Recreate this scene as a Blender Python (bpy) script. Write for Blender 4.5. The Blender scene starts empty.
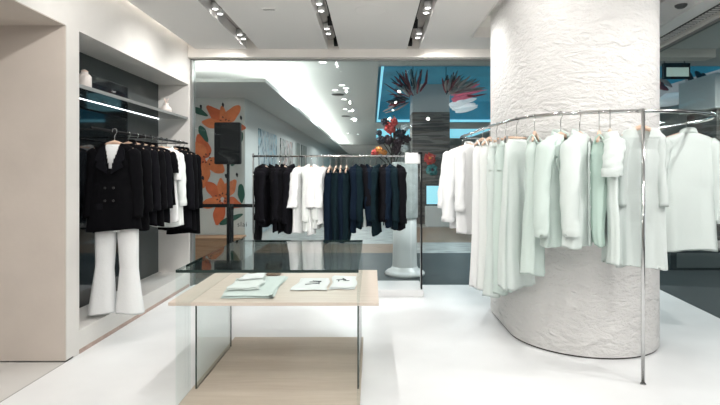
import bpy, bmesh, math, random
from mathutils import Vector, Matrix
R = math.radians
PI = math.pi
random.seed(7)
scn = bpy.context.scene
col = scn.collection
H, F, CX, CY = 1.45, 500.0, 372.0, 174.0          # lens height, focal length (px), principal point

def P(px, py, Y):
    return Vector(((px-CX)*Y/F, Y, H-(py-CY)*Y/F))
def Pz(px, py, z):
    Y = (H-z)*F/(py-CY)
    return Vector(((px-CX)*Y/F, Y, z))

# ------------------------------------------------------------------ materials
def mat(name, rgb, rough=0.6, metal=0.0, spec=0.5, bump=0.0, bscale=30.0, var=0.0, vscale=4.0, emit=None, estr=0.0,
        stretch=(1, 1, 1), sheen=0.0, dist=0.01, detail=5):
    m = bpy.data.materials.new(name)
    m.use_nodes = True
    nt = m.node_tree
    b = nt.nodes['Principled BSDF']
    b.inputs['Base Color'].default_value = (*rgb, 1)
    b.inputs['Roughness'].default_value = rough
    b.inputs['Metallic'].default_value = metal
    b.inputs['Specular IOR Level'].default_value = spec
    if sheen:
        b.inputs['Sheen Weight'].default_value = sheen
    if emit:
        b.inputs['Emission Color'].default_value = (*emit, 1)
        b.inputs['Emission Strength'].default_value = estr
    if bump or var:
        tc = nt.nodes.new('ShaderNodeTexCoord')
        mp = nt.nodes.new('ShaderNodeMapping')
        mp.inputs['Scale'].default_value = stretch
        nt.links.new(tc.outputs['Object'], mp.inputs['Vector'])
    if bump:
        n = nt.nodes.new('ShaderNodeTexNoise')
        n.inputs['Scale'].default_value = bscale
        n.inputs['Detail'].default_value = detail
        bp = nt.nodes.new('ShaderNodeBump')
        bp.inputs['Strength'].default_value = bump
        bp.inputs['Distance'].default_value = dist
        nt.links.new(mp.outputs['Vector'], n.inputs['Vector'])
        nt.links.new(n.outputs['Fac'], bp.inputs['Height'])
        nt.links.new(bp.outputs['Normal'], b.inputs['Normal'])
    if var:
        n2 = nt.nodes.new('ShaderNodeTexNoise')
        n2.inputs['Scale'].default_value = vscale
        n2.inputs['Detail'].default_value = 4
        rp = nt.nodes.new('ShaderNodeValToRGB')
        rp.color_ramp.elements[0].position = 0.3
        rp.color_ramp.elements[1].position = 0.7
        rp.color_ramp.elements[0].color = (*[max(0, c*(1-var)) for c in rgb], 1)
        rp.color_ramp.elements[1].color = (*[min(1, c*(1+var)) for c in rgb], 1)
        nt.links.new(mp.outputs['Vector'], n2.inputs['Vector'])
        nt.links.new(n2.outputs['Fac'], rp.inputs['Fac'])
        nt.links.new(rp.outputs['Color'], b.inputs['Base Color'])
    return m

def glass(name, tint, ior=1.5, rough=0.0, refl=1.0):
    """thin architectural glass: clear transmission mixed with a Fresnel reflection"""
    m = bpy.data.materials.new(name)
    m.use_nodes = True
    nt = m.node_tree
    nt.nodes.clear()
    out = nt.nodes.new('ShaderNodeOutputMaterial')
    mx = nt.nodes.new('ShaderNodeMixShader')
    tr = nt.nodes.new('ShaderNodeBsdfTransparent')
    gl = nt.nodes.new('ShaderNodeBsdfGlossy')
    fr = nt.nodes.new('ShaderNodeFresnel')
    mu = nt.nodes.new('ShaderNodeMath'); mu.operation = 'MULTIPLY'; mu.inputs[1].default_value = refl; mu.use_clamp = True
    geo = nt.nodes.new('ShaderNodeNewGeometry')
    # same index on both sides of the pane
    fr.inputs['IOR'].default_value = ior
    inv = nt.nodes.new('ShaderNodeMix'); inv.data_type = 'FLOAT'
    inv.inputs[2].default_value = ior; inv.inputs[3].default_value = 1.0/ior
    nt.links.new(geo.outputs['Backfacing'], inv.inputs[0])
    nt.links.new(inv.outputs[0], fr.inputs['IOR'])
    tr.inputs['Color'].default_value = (*tint, 1)
    gl.inputs['Roughness'].default_value = rough
    nt.links.new(fr.outputs[0], mu.inputs[0])
    nt.links.new(mu.outputs[0], mx.inputs[0])
    nt.links.new(tr.outputs[0], mx.inputs[1])
    nt.links.new(gl.outputs[0], mx.inputs[2])
    nt.links.new(mx.outputs[0], out.inputs[0])
    return m

def sheer(name, rgb, alpha):
    m = mat(name, rgb, 0.85, spec=0.2, bump=0.15, bscale=60, sheen=0.2)
    nt = m.node_tree
    b = nt.nodes['Principled BSDF']
    b.inputs['Alpha'].default_value = alpha
    return m

def wood(name, c1, c2, rough=0.45, stretch=(0.6, 9, 9)):
    m = bpy.data.materials.new(name)
    m.use_nodes = True
    nt = m.node_tree
    b = nt.nodes['Principled BSDF']
    tc = nt.nodes.new('ShaderNodeTexCoord'); mp = nt.nodes.new('ShaderNodeMapping')
    mp.inputs['Scale'].default_value = stretch
    n = nt.nodes.new('ShaderNodeTexNoise'); n.inputs['Scale'].default_value = 4; n.inputs['Detail'].default_value = 7
    n.inputs['Distortion'].default_value = 0.6
    rp = nt.nodes.new('ShaderNodeValToRGB')
    rp.color_ramp.elements[0].position = 0.3; rp.color_ramp.elements[1].position = 0.72
    rp.color_ramp.elements[0].color = (*c1, 1); rp.color_ramp.elements[1].color = (*c2, 1)
    nt.links.new(tc.outputs['Object'], mp.inputs[0]); nt.links.new(mp.outputs[0], n.inputs['Vector'])
    nt.links.new(n.outputs['Fac'], rp.inputs[0]); nt.links.new(rp.outputs[0], b.inputs['Base Color'])
    b.inputs['Roughness'].default_value = rough
    return m

M = {}
M['floor'] = mat('floor_white', (0.80, 0.81, 0.815), 0.32, spec=0.4, var=0.06, vscale=1.3)
M['floor_side'] = mat('floor_grey', (0.62, 0.61, 0.59), 0.4, var=0.05, vscale=2)
M['joint'] = mat('joint_dark', (0.04, 0.035, 0.03), 0.8)
M['ceiling'] = mat('ceiling_paint', (0.82, 0.80, 0.78), 0.85, spec=0.2, bump=0.05, bscale=80)
M['cove_white'] = mat('cove_white', (0.86, 0.85, 0.83), 0.8, spec=0.2)
M['header'] = mat('header_paint', (0.80, 0.76, 0.71), 0.7, spec=0.2)
M['wall'] = mat('wall_plaster', (0.74, 0.72, 0.69), 0.85, spec=0.2, bump=0.12, bscale=25, var=0.03, vscale=3)
M['beige'] = mat('wall_beige', (0.55, 0.495, 0.445), 0.9, spec=0.15, bump=0.15, bscale=18, var=0.05, vscale=2.5)
M['skirt'] = wood('skirting_wood', (0.42, 0.30, 0.25), (0.55, 0.42, 0.36))
M['column'] = None
M['back_grey'] = mat('back_panel_grey', (0.055, 0.066, 0.066), 0.35, spec=0.4)
M['back_mirror'] = mat('back_panel_mirror', (0.012, 0.014, 0.017), 0.04, spec=1.0)
M['chrome'] = mat('chrome', (0.62, 0.62, 0.62), 0.12, metal=1.0)
M['steel'] = mat('brushed_steel', (0.55, 0.55, 0.55), 0.3, metal=1.0)
M['black'] = mat('black_metal', (0.010, 0.010, 0.011), 0.55, spec=0.2)
M['greyframe'] = mat('grey_frame', (0.28, 0.28, 0.27), 0.4, metal=0.3)
M['darkframe'] = mat('dark_frame', (0.10, 0.10, 0.10), 0.4, metal=0.6)
M['shopglass'] = glass('storefront_glass', (0.88, 0.915, 0.915), refl=0.4)
M['sideglass'] = glass('side_glass', (0.80, 0.85, 0.85), refl=0.4)
M['tableglass'] = glass('table_glass', (0.93, 0.97, 0.96), refl=1.0)
M['sidetable'] = glass('table_side_glass', (0.96, 0.985, 0.98), refl=0.4)
M['glassedge'] = mat('glass_edge', (0.010, 0.030, 0.026), 0.15, spec=0.8)
M['shelfglass'] = glass('shelf_glass', (0.30, 0.34, 0.34), refl=1.6)
M['tablewood'] = wood('pale_oak', (0.66, 0.56, 0.48), (0.74, 0.645, 0.565), stretch=(0.7, 12, 12))
M['plinthwood'] = wood('plinth_oak', (0.50, 0.43, 0.35), (0.57, 0.50, 0.42), stretch=(0.7, 7, 7))
M['hangwood'] = wood('hanger_beech', (0.60, 0.40, 0.29), (0.72, 0.53, 0.41))
M['cl_black'] = mat('cloth_black', (0.0035, 0.0035, 0.0045), 0.95, spec=0.08, bump=0.2, bscale=90)
M['cl_char'] = mat('cloth_charcoal', (0.006, 0.006, 0.008), 0.95, spec=0.08, bump=0.2, bscale=90)
M['cl_navy'] = mat('cloth_navy', (0.005, 0.011, 0.022), 0.95, spec=0.08, bump=0.2, bscale=90)
M['cl_teal'] = mat('cloth_deep_teal', (0.006, 0.015, 0.020), 0.95, spec=0.08, bump=0.2, bscale=90)
M['cl_white'] = mat('cloth_white', (0.80, 0.81, 0.81), 0.9, spec=0.15, bump=0.2, bscale=60)
M['cl_ivory'] = mat('cloth_ivory', (0.77, 0.80, 0.78), 0.9, spec=0.15, bump=0.2, bscale=60)
M['cl_mint'] = mat('cloth_mint', (0.59, 0.685, 0.645), 0.9, spec=0.15, bump=0.2, bscale=60)
M['cl_mint2'] = mat('cloth_pale_mint', (0.655, 0.72, 0.695), 0.9, spec=0.15, bump=0.2, bscale=60)
M['cl_mintdk'] = mat('cloth_mint_lining', (0.47, 0.60, 0.54), 0.9, spec=0.15)
M['cl_sheer'] = sheer('cloth_sheer_mint', (0.655, 0.715, 0.695), 0.80)
M['button_d'] = mat('button_dark', (0.02, 0.02, 0.02), 0.3)
M['button_l'] = mat('button_pearl', (0.75, 0.78, 0.75), 0.3)
M['white'] = mat('white_gloss', (0.80, 0.80, 0.80), 0.3)
M['ceramic'] = mat('white_ceramic', (0.76, 0.70, 0.66), 0.35)
M['pinkcer'] = mat('blush_ceramic', (0.66, 0.50, 0.43), 0.4)
M['wax'] = mat('amber_wax', (0.24, 0.15, 0.10), 0.5)
M['bowlglass'] = glass('bowl_glass', (0.93, 0.93, 0.91), refl=2.0)
M['print'] = mat('print_ink', (0.06, 0.06, 0.07), 0.7)
M['led'] = mat('led_strip', (1, 1, 1), 0.5, emit=(0.93, 0.97, 1.0), estr=5)
M['cove_led'] = mat('cove_led', (1, 1, 1), 0.5, emit=(1.0, 0.96, 0.90), estr=45)
M['lens'] = mat('lamp_lens', (1, 1, 1), 0.5, emit=(1.0, 0.97, 0.93), estr=9)
M['slot'] = mat('slot_grey', (0.40, 0.37, 0.35), 0.7)
# concourse
M['m_wall'] = mat('concourse_wall', (0.62, 0.63, 0.62), 0.8, spec=0.2)
M['m_ceiling'] = mat('concourse_ceiling', (0.52, 0.54, 0.53), 0.8, spec=0.2)
M['m_white'] = mat('concourse_white', (0.84, 0.86, 0.86), 0.8)
M['m_floor'] = mat('concourse_dark_tile', (0.034, 0.041, 0.043), 0.45, var=0.25, vscale=3)
M['m_brown'] = mat('concourse_brown_tile', (0.27, 0.165, 0.105), 0.4, var=0.15, vscale=5)
M['m_pale'] = mat('concourse_pale_tile', (0.42, 0.42, 0.41), 0.35, var=0.6, vscale=5, stretch=(0.6, 3, 1))
M['m_far'] = mat('concourse_far_floor', (0.36, 0.33, 0.30), 0.4, var=0.2, vscale=3)
M['m_blue'] = mat('blue_panel', (0.04, 0.25, 0.36), 0.5, emit=(0.03, 0.20, 0.30), estr=0.42, var=0.6, vscale=0.45)
M['m_cyan'] = mat('cyan_glow', (0.3, 0.7, 0.85), 0.5, emit=(0.28, 0.72, 0.90), estr=1.0)
M['s_red'] = mat('stroke_red', (0.28, 0.04, 0.05), 0.6)
M['s_dark'] = mat('stroke_dark', (0.03, 0.035, 0.05), 0.6)
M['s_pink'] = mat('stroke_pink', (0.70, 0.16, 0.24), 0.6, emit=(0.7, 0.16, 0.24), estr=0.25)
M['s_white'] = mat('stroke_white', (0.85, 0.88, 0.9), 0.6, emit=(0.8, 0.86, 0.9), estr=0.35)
M['s_tan'] = mat('stroke_tan', (0.42, 0.36, 0.33), 0.6)
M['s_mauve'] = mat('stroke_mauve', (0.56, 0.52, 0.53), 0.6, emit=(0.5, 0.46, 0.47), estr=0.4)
M['m_colgrey'] = mat('grey_plate', (0.66, 0.65, 0.63), 0.5)
M['canvas'] = mat('mural_cream', (0.60, 0.575, 0.535), 0.8, var=0.04, vscale=3)
M['p_orange'] = mat('petal_orange', (0.72, 0.20, 0.075), 0.8, var=0.18, vscale=7)
M['p_orange2'] = mat('petal_deep_orange', (0.60, 0.13, 0.05), 0.8, var=0.18, vscale=7)
M['p_green'] = mat('leaf_green', (0.03, 0.10, 0.07), 0.8)
M['p_black'] = mat('mural_black', (0.015, 0.015, 0.02), 0.8)
M['screen'] = mat('screen_cyan', (0.3, 0.6, 0.7), 0.3, emit=(0.36, 0.74, 0.84), estr=0.9)
M['signface'] = mat('sign_face', (0.5, 0.6, 0.55), 0.4, emit=(0.50, 0.62, 0.56), estr=0.55)
M['bench'] = wood('bench_brown', (0.33, 0.17, 0.09), (0.45, 0.26, 0.15))
M['darkteal'] = mat('dark_teal_panel', (0.022, 0.036, 0.042), 0.25)
M['counter'] = mat('grey_counter', (0.16, 0.19, 0.195), 0.3)
M['marble'] = mat('veined_marble', (0.62, 0.64, 0.64), 0.4, var=0.22, vscale=7)
M['f_red'] = mat('flower_red', (0.62, 0.09, 0.08), 0.7)
M['f_teal'] = mat('flower_teal', (0.07, 0.26, 0.26), 0.7)
M['f_orange'] = mat('flower_orange', (0.75, 0.30, 0.08), 0.7)
M['f_dark'] = mat('flower_dark', (0.06, 0.035, 0.045), 0.7)
M['stem'] = mat('stem_dark', (0.04, 0.035, 0.03), 0.7)

def column_mat():
    m = mat('column_plaster', (0.72, 0.71, 0.695), 0.75, spec=0.25)
    nt = m.node_tree; b = nt.nodes['Principled BSDF']
    tc = nt.nodes.new('ShaderNodeTexCoord')
    mp = nt.nodes.new('ShaderNodeMapping'); mp.inputs['Scale'].default_value = (1.0, 1.0, 2.2)
    nt.links.new(tc.outputs['Object'], mp.inputs[0])
    a = nt.nodes.new('ShaderNodeTexNoise'); a.inputs['Scale'].default_value = 5.5; a.inputs['Detail'].default_value = 8
    a.inputs['Distortion'].default_value = 1.4; a.inputs['Roughness'].default_value = 0.6
    v = nt.nodes.new('ShaderNodeTexNoise'); v.inputs['Scale'].default_value = 22; v.inputs['Detail'].default_value = 5
    ad = nt.nodes.new('ShaderNodeMath'); ad.operation = 'MULTIPLY_ADD'; ad.inputs[1].default_value = 0.35
    nt.links.new(mp.outputs[0], a.inputs['Vector']); nt.links.new(mp.outputs[0], v.inputs['Vector'])
    nt.links.new(v.outputs['Fac'], ad.inputs[0]); nt.links.new(a.outputs['Fac'], ad.inputs[2])
    bp = nt.nodes.new('ShaderNodeBump'); bp.inputs['Strength'].default_value = 0.8; bp.inputs['Distance'].default_value = 0.05
    nt.links.new(ad.outputs[0], bp.inputs['Height']); nt.links.new(bp.outputs[0], b.inputs['Normal'])
    return m
M['column'] = column_mat()

def band_mat():
    m = mat('banded_timber', (0.2, 0.2, 0.2), 0.5)
    nt = m.node_tree; b = nt.nodes['Principled BSDF']
    tc = nt.nodes.new('ShaderNodeTexCoord')
    mp = nt.nodes.new('ShaderNodeMapping'); mp.inputs['Scale'].default_value = (0.15, 0.15, 2.4)
    n = nt.nodes.new('ShaderNodeTexNoise'); n.inputs['Scale'].default_value = 2.6; n.inputs['Detail'].default_value = 3
    rp = nt.nodes.new('ShaderNodeValToRGB')
    rp.color_ramp.interpolation = 'CONSTANT'
    els = rp.color_ramp.elements
    els[0].position = 0.0; els[0].color = (0.07, 0.065, 0.062, 1)
    els[1].position = 0.42; els[1].color = (0.14, 0.115, 0.10, 1)
    for p, c in ((0.5, (0.21, 0.19, 0.175, 1)), (0.56, (0.10, 0.09, 0.085, 1)), (0.63, (0.27, 0.25, 0.235, 1))):
        e = els.new(p); e.color = c
    nt.links.new(tc.outputs['Object'], mp.inputs[0]); nt.links.new(mp.outputs[0], n.inputs['Vector'])
    nt.links.new(n.outputs['Fac'], rp.inputs[0]); nt.links.new(rp.outputs[0], b.inputs['Base Color'])
    return m
M['banded'] = band_mat()

def art_mat(name, base, c1, c2, scale, stretch):
    m = mat(name, base, 0.7)
    nt = m.node_tree; b = nt.nodes['Principled BSDF']
    tc = nt.nodes.new('ShaderNodeTexCoord'); mp = nt.nodes.new('ShaderNodeMapping'); mp.inputs['Scale'].default_value = stretch
    n = nt.nodes.new('ShaderNodeTexNoise'); n.inputs['Scale'].default_value = scale; n.inputs['Detail'].default_value = 3
    n.inputs['Distortion'].default_value = 1.0
    rp = nt.nodes.new('ShaderNodeValToRGB'); els = rp.color_ramp.elements
    els[0].position = 0.38; els[0].color = (*c1, 1)
    els[1].position = 0.62; els[1].color = (*c2, 1)
    e = els.new(0.5); e.color = (*base, 1)
    nt.links.new(tc.outputs['Object'], mp.inputs[0]); nt.links.new(mp.outputs[0], n.inputs['Vector'])
    nt.links.new(n.outputs['Fac'], rp.inputs[0]); nt.links.new(rp.outputs[0], b.inputs['Base Color'])
    return m
M['art_blue'] = art_mat('art_blue', (0.50, 0.53, 0.54), (0.10, 0.17, 0.22), (0.30, 0.48, 0.58), 3.0, (1, 2.0, 1.2))
M['art_grey'] = art_mat('art_grey', (0.52, 0.52, 0.50), (0.10, 0.11, 0.11), (0.40, 0.25, 0.24), 3.0, (1, 2.0, 1.0))
M['art_stripe'] = art_mat('art_stripe', (0.22, 0.24, 0.22), (0.08, 0.10, 0.09), (0.36, 0.38, 0.36), 4.0, (1, 2.5, 0.15))

# ------------------------------------------------------------------ mesh helpers
def link(name, me, parent=None, loc=None, rz=0.0):
    o = bpy.data.objects.new(name, me)
    col.objects.link(o)
    if parent is not None:
        o.parent = parent
    if loc is not None:
        o.location = loc
    if rz:
        o.rotation_euler.z = rz
    return o

def tomesh(bm, m, smooth=False):
    bmesh.ops.recalc_face_normals(bm, faces=bm.faces[:])
    me = bpy.data.meshes.new('mesh')
    if smooth:
        for f in bm.faces: f.smooth = True
    bm.to_mesh(me); bm.free()
    for x in (m if isinstance(m, (list, tuple)) else [m]):
        me.materials.append(x)
    return me

def obj(name, bm, m, parent=None, loc=None, rz=0.0, smooth=False):
    return link(name, tomesh(bm, m, smooth), parent, loc, rz)

def tag(o, label, cat, group=None):
    o['label'] = label; o['category'] = cat
    if group: o['group'] = group
    return o

def thing(name, label, cat, loc=(0, 0, 0), rz=0.0, group=None):
    o = bpy.data.objects.new(name, None)
    o.empty_display_size = 0.1
    col.objects.link(o)
    o.location = loc; o.rotation_euler = (0, 0, rz)
    return tag(o, label, cat, group)

def struct(name, bm, m, smooth=False):
    o = obj(name, bm, m, smooth=smooth)
    o['kind'] = 'structure'
    return o

def box(bm, x0, y0, z0, x1, y1, z1, bev=0.0, mi=0):
    g = bmesh.ops.create_cube(bm, size=1.0)
    vs = g['verts']
    for v in vs:
        v.co = Vector(((x0+x1)/2+v.co.x*(x1-x0), (y0+y1)/2+v.co.y*(y1-y0), (z0+z1)/2+v.co.z*(z1-z0)))
    fs = set(f for v in vs for f in v.link_faces)
    for f in fs: f.material_index = mi
    if bev:
        es = list(set(e for v in vs for e in v.link_edges))
        bmesh.ops.bevel(bm, geom=es, offset=bev, segments=2, affect='EDGES', profile=0.5)
    return bm
def BX(*a, **k):
    return box(bmesh.new(), *a, **k)

def tube(bm, pts, r, n=10, cap=True, closed=False, flat=1.0):
    pts = [Vector(p) for p in pts]
    L = len(pts)
    rings = []
    up0 = None
    for i, p in enumerate(pts):
        if closed:
            t = (pts[(i+1) % L]-pts[i-1])
        else:
            t = (pts[min(i+1, L-1)]-pts[max(i-1, 0)])
        t.normalize()
        if up0 is None:
            ref = Vector((0, 0, 1)) if abs(t.z) < 0.9 else Vector((0, 1, 0))
            u = t.cross(ref).normalized()
        else:
            u = (up0-t*up0.dot(t)).normalized()
        up0 = u
        w = t.cross(u)
        rr = r[i] if isinstance(r, (list, tuple)) else r
        rings.append([bm.verts.new(p+u*math.cos(2*PI*k/n)*rr+w*math.sin(2*PI*k/n)*rr*flat) for k in range(n)])
    m = L if closed else L-1
    for i in range(m):
        a, b = rings[i], rings[(i+1) % L]
        for k in range(n):
            bm.faces.new((a[k], a[(k+1) % n], b[(k+1) % n], b[k]))
    if cap and not closed:
        bm.faces.new(rings[0][::-1]); bm.faces.new(rings[-1])
    return bm
def TB(*a, **k):
    return tube(bmesh.new(), *a, **k)

def lathe(prof, n=32, cx=0, cy=0, closed=False):
    bm = bmesh.new()
    rings = []
    for r, z in prof:
        if r < 1e-5:
            rings.append([bm.verts.new((cx, cy, z))])
        else:
            rings.append([bm.verts.new((cx+r*math.cos(2*PI*k/n), cy+r*math.sin(2*PI*k/n), z)) for k in range(n)])
    for a, b in zip(rings, rings[1:]):
        for k in range(n):
            if len(a) == 1 and len(b) == 1: continue
            if len(a) == 1: bm.faces.new((a[0], b[k], b[(k+1) % n]))
            elif len(b) == 1: bm.faces.new((a[k], a[(k+1) % n], b[0]))
            else: bm.faces.new((a[k], a[(k+1) % n], b[(k+1) % n], b[k]))
    return bm

def prism(poly, axis, a0, a1):
    """extrude a 2-D polygon along an axis: 'x' -> poly (y,z), 'y' -> (x,z), 'z' -> (x,y)"""
    bm = bmesh.new()
    def mk(p, a):
        if axis == 'x': return (a, p[0], p[1])
        if axis == 'y': return (p[0], a, p[1])
        return (p[0], p[1], a)
    A = [bm.verts.new(mk(p, a0)) for p in poly]
    B = [bm.verts.new(mk(p, a1)) for p in poly]
    n = len(poly)
    bm.faces.new(A); bm.faces.new(B[::-1])
    for i in range(n):
        bm.faces.new((A[i], A[(i+1) % n], B[(i+1) % n], B[i]))
    return bm

def cells(x0, y0, x1, y1, holes):
    """split a rectangle into boxes leaving rectangular holes"""
    xs = sorted(set([x0, x1]+[h[0] for h in holes]+[h[2] for h in holes]))
    ys = sorted(set([y0, y1]+[h[1] for h in holes]+[h[3] for h in holes]))
    out = []
    for a, b in zip(xs, xs[1:]):
        run = None
        for c, d in zip(ys, ys[1:]):
            mx, my = (a+b)/2, (c+d)/2
            if any(h[0] < mx < h[2] and h[1] < my < h[3] for h in holes):
                if run: out.append((a, run[0], b, run[1])); run = None
            else:
                run = (run[0], d) if run else (c, d)
        if run: out.append((a, run[0], b, run[1]))
    return out

def interp(tab, t):
    if t <= tab[0][0]: return tab[0][1:]
    for a, b in zip(tab, tab[1:]):
        if t <= b[0]:
            f = (t-a[0])/(b[0]-a[0]); f = f*f*(3-2*f)*0.5+f*0.5
            return tuple(a[i]+(b[i]-a[i])*f for i in range(1, len(a)))
    return tab[-1][1:]

def blob(bm, poly, axis_pt, thick, mat_i=0): pass

# ------------------------------------------------------------------ room shell
CZ = 3.05                       # ceiling height
WX = -2.36                      # left wall plane
GY = 6.53                       # storefront glass plane
A0 = Vector((3.64, GY+0.02)); A1 = Vector((3.30, 3.1))        # line of the angled side pane
AX = A1.x+(A1.x-A0.x)*(-2.5-A1.y)/(A1.y-A0.y)
struct('floor', prism([(WX, -2.5), (AX, -2.5), A0[:], (WX, GY+0.02)], 'z', -0.12, 0), M['floor'])
b = BX(WX-0.004, -2.5, -0.12, WX, 3.86, 0.0006); struct('trim_1', b, M['joint'])
struct('floor_alcove', BX(-5.2, -2.5, -0.12, WX-0.004, 3.86, 0), M['floor_side'])
# left wall: pier, bulkhead over the niche and over the alcove, niche box
NT = 2.60                       # niche top
struct('wall_left_pier', BX(-2.80, 3.86, 0, WX, 4.03, NT), M['wall'])
struct('wall_left_bulkhead', BX(-2.80, -2.5, NT, WX, 6.62, 3.42), M['wall'])
struct('wall_left_end', BX(-2.80, 6.44, 0, WX, 6.62, NT), M['wall'])
b = BX(-2.78, 4.03, 0.035, WX, 6.44, 0.19); struct('wall_left_ledge', b, M['wall'])
struct('baseboard_left', BX(WX-0.01, 4.03, 0, WX+0.004, 6.44, 0.035), M['skirt'])
struct('wall_left_niche_back', BX(-2.80, 4.03, 0.19, -2.752, 6.44, NT), M['back_grey'])
struct('wall_left_niche_mirror', BX(-2.752, 4.03, 0.19, -2.746, 5.62, 2.42), M['back_mirror'])
struct('wall_left_alcove_face', BX(-5.2, 3.845, 0.012, WX, 3.86, NT-0.008), M['beige'])
struct('trim_7', BX(-5.2, 3.86, 0, WX, 3.95, 0.012), M['joint'])
struct('wall_left_alcove_side', BX(-5.35, -2.5, 0, -5.2, 4.03, NT), M['beige'])
struct('ceiling_alcove', BX(-5.2, -2.5, NT, -2.80, 3.86, NT+0.1), M['beige'])
struct('ceiling_alcove_lining', BX(-5.2, -2.5, NT-0.008, WX, 3.845, NT), M['beige'])
# ceiling with light slots, a lit gap along the left wall and an opening round the column
slots = [(-1.605, -1.45), (-0.565, -0.42), (0.445, 0.60)]
holes = [(a, 0.3, c, 6.40) for a, c in slots]
REC = (1.155, 2.5, 2.70, 5.86)
holes.append(REC)
b = bmesh.new()
for a in cells(WX+0.10, -2.5, 4.4, 6.40, holes): box(b, a[0], a[1], CZ, a[2], a[3], CZ+0.12)
struct('ceiling', b, M['ceiling'])
b = bmesh.new()
for a, c in slots: box(b, a-0.01, 0.29, CZ+0.12, c+0.01, 6.40, CZ+0.14)
struct('ceiling_slot', b, M['slot'])
struct('ceiling_upper', BX(WX-0.4, -2.5, 3.42, 4.4, 6.62, 3.5), M['cove_white'])
b = bmesh.new()          # coving upstand round the column opening
x0, y0, x1, y1 = REC
box(b, x0-0.02, y0, CZ+0.12, x0, y1, 3.30); box(b, x1, y0, CZ+0.12, x1+0.02, y1, 3.30)
box(b, x0, y1, CZ+0.12, x1, y1+0.02, 3.30); box(b, x0, y0-0.02, CZ+0.12, x1, y0, 3.30)
struct('trim_2', b, M['cove_white'])
b = bmesh.new()
box(b, x0+0.004, y0, CZ-0.006, x0+0.012, y1, 3.30); 
struct('trim_3', b, M['cove_white'])
struct('wall_back_header', BX(WX, 6.40, 2.945, 4.4, 6.62, 3.42), M['header'])
b = BX(WX, 6.50, 2.93, 3.66, 6.57, 2.945); struct('trim_4', b, M['greyframe'])
struct('trim_5', BX(WX+0.0, 6.48, 0, WX+0.028, 6.60, 2.93), M['greyframe'])
struct('wall_front', BX(-5.35, -2.62, 0, 4.4, -2.5, 3.5), M['wall'])
# lit cove strips (lamps the room has)
def led(name, label, *bx):
    tag(obj(name, BX(*bx), M['cove_led']), label, 'light')
led('cove_light', 'hidden warm light strip above the left wall ceiling gap', WX+0.14, -2.0, CZ+0.125, WX+0.17, 6.3, CZ+0.145)
led('cove_light', 'hidden light strip beside the round column opening in ceiling', x0-0.10, y0, CZ+0.13, x0-0.06, y1, CZ+0.15)

# storefront panes
pj = [WX+0.028, 0.51, 2.1, 3.62]
for i, (a, c) in enumerate(zip(pj, pj[1:])):
    struct('window_%d' % (i+1), BX(a+0.003, GY, 0.0, c-0.003, GY+0.014, 2.93), M['shopglass'])
# angled side pane on the right, with its beam and grille
d = (A1-A0); n = Vector((-d.y, d.x)).normalized()
def slab(p, q, w0, w1, z0, z1):
    return prism([(p+n*w0)[:], (q+n*w0)[:], (q+n*w1)[:], (p+n*w1)[:]], 'z', z0, z1)
struct('window_4', slab(A0, A1, 0, 0.014, 0.0, 2.99), M['sideglass'])
struct('trim_6', slab(A0, A1, -0.02, 0.03, 2.99, 3.01), M['greyframe'])
struct('wall_right_header', slab(A0, A1, -0.07, 0.10, 3.01, CZ), M['header'])
struct('trim_8', slab(A0, A1, -0.42, -0.24, CZ-0.025, CZ), M['cove_white'])
# vent grille beside the beam
g = thing('ceiling_grille', 'long slotted air grille in the ceiling along the right header', 'vent', (0, 0, 0))
obj('grille_frame', slab(A0, A1, -0.20, -0.09, CZ-0.012, CZ), M['darkframe'], g)
b = bmesh.new()
for k in range(60):
    p = A0+d*(k/60+0.004); q = A0+d*(k/60+0.010)
    bb = slab(p, q, -0.19, -0.10, CZ-0.018, CZ-0.012)
    me = bpy.data.meshes.new('t'); bb.to_mesh(me); bb.free(); b.from_mesh(me); bpy.data.meshes.remove(me)
obj('slat', b, M['ceiling'], g)

# ceiling details
v = thing('air_vent', 'small linear air vent in ceiling between the light slots', 'vent', Pz(269, 9, CZ))
obj('vent_frame', BX(-0.07, -0.025, -0.008, 0.07, 0.025, 0, bev=0.002), M['ceiling'], v)
obj('vent_slot', BX(-0.055, -0.008, -0.010, 0.055, 0.008, -0.006), M['black'], v)
s = thing('ceiling_speaker', 'faint round speaker grille flush in the ceiling', 'speaker', Pz(370, 10, CZ))
obj('grille', lathe([(0, -0.006), (0.13, -0.006), (0.145, -0.004), (0.15, 0)], 40), M['ceiling'], s, smooth=True)
s = thing('smoke_detector', 'small dark round detector on ceiling at far right', 'detector', Pz(681, 5, CZ))
obj('housing', lathe([(0, -0.03), (0.03, -0.03), (0.05, -0.015), (0.055, 0)], 24), M['darkframe'], s, smooth=True)

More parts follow.
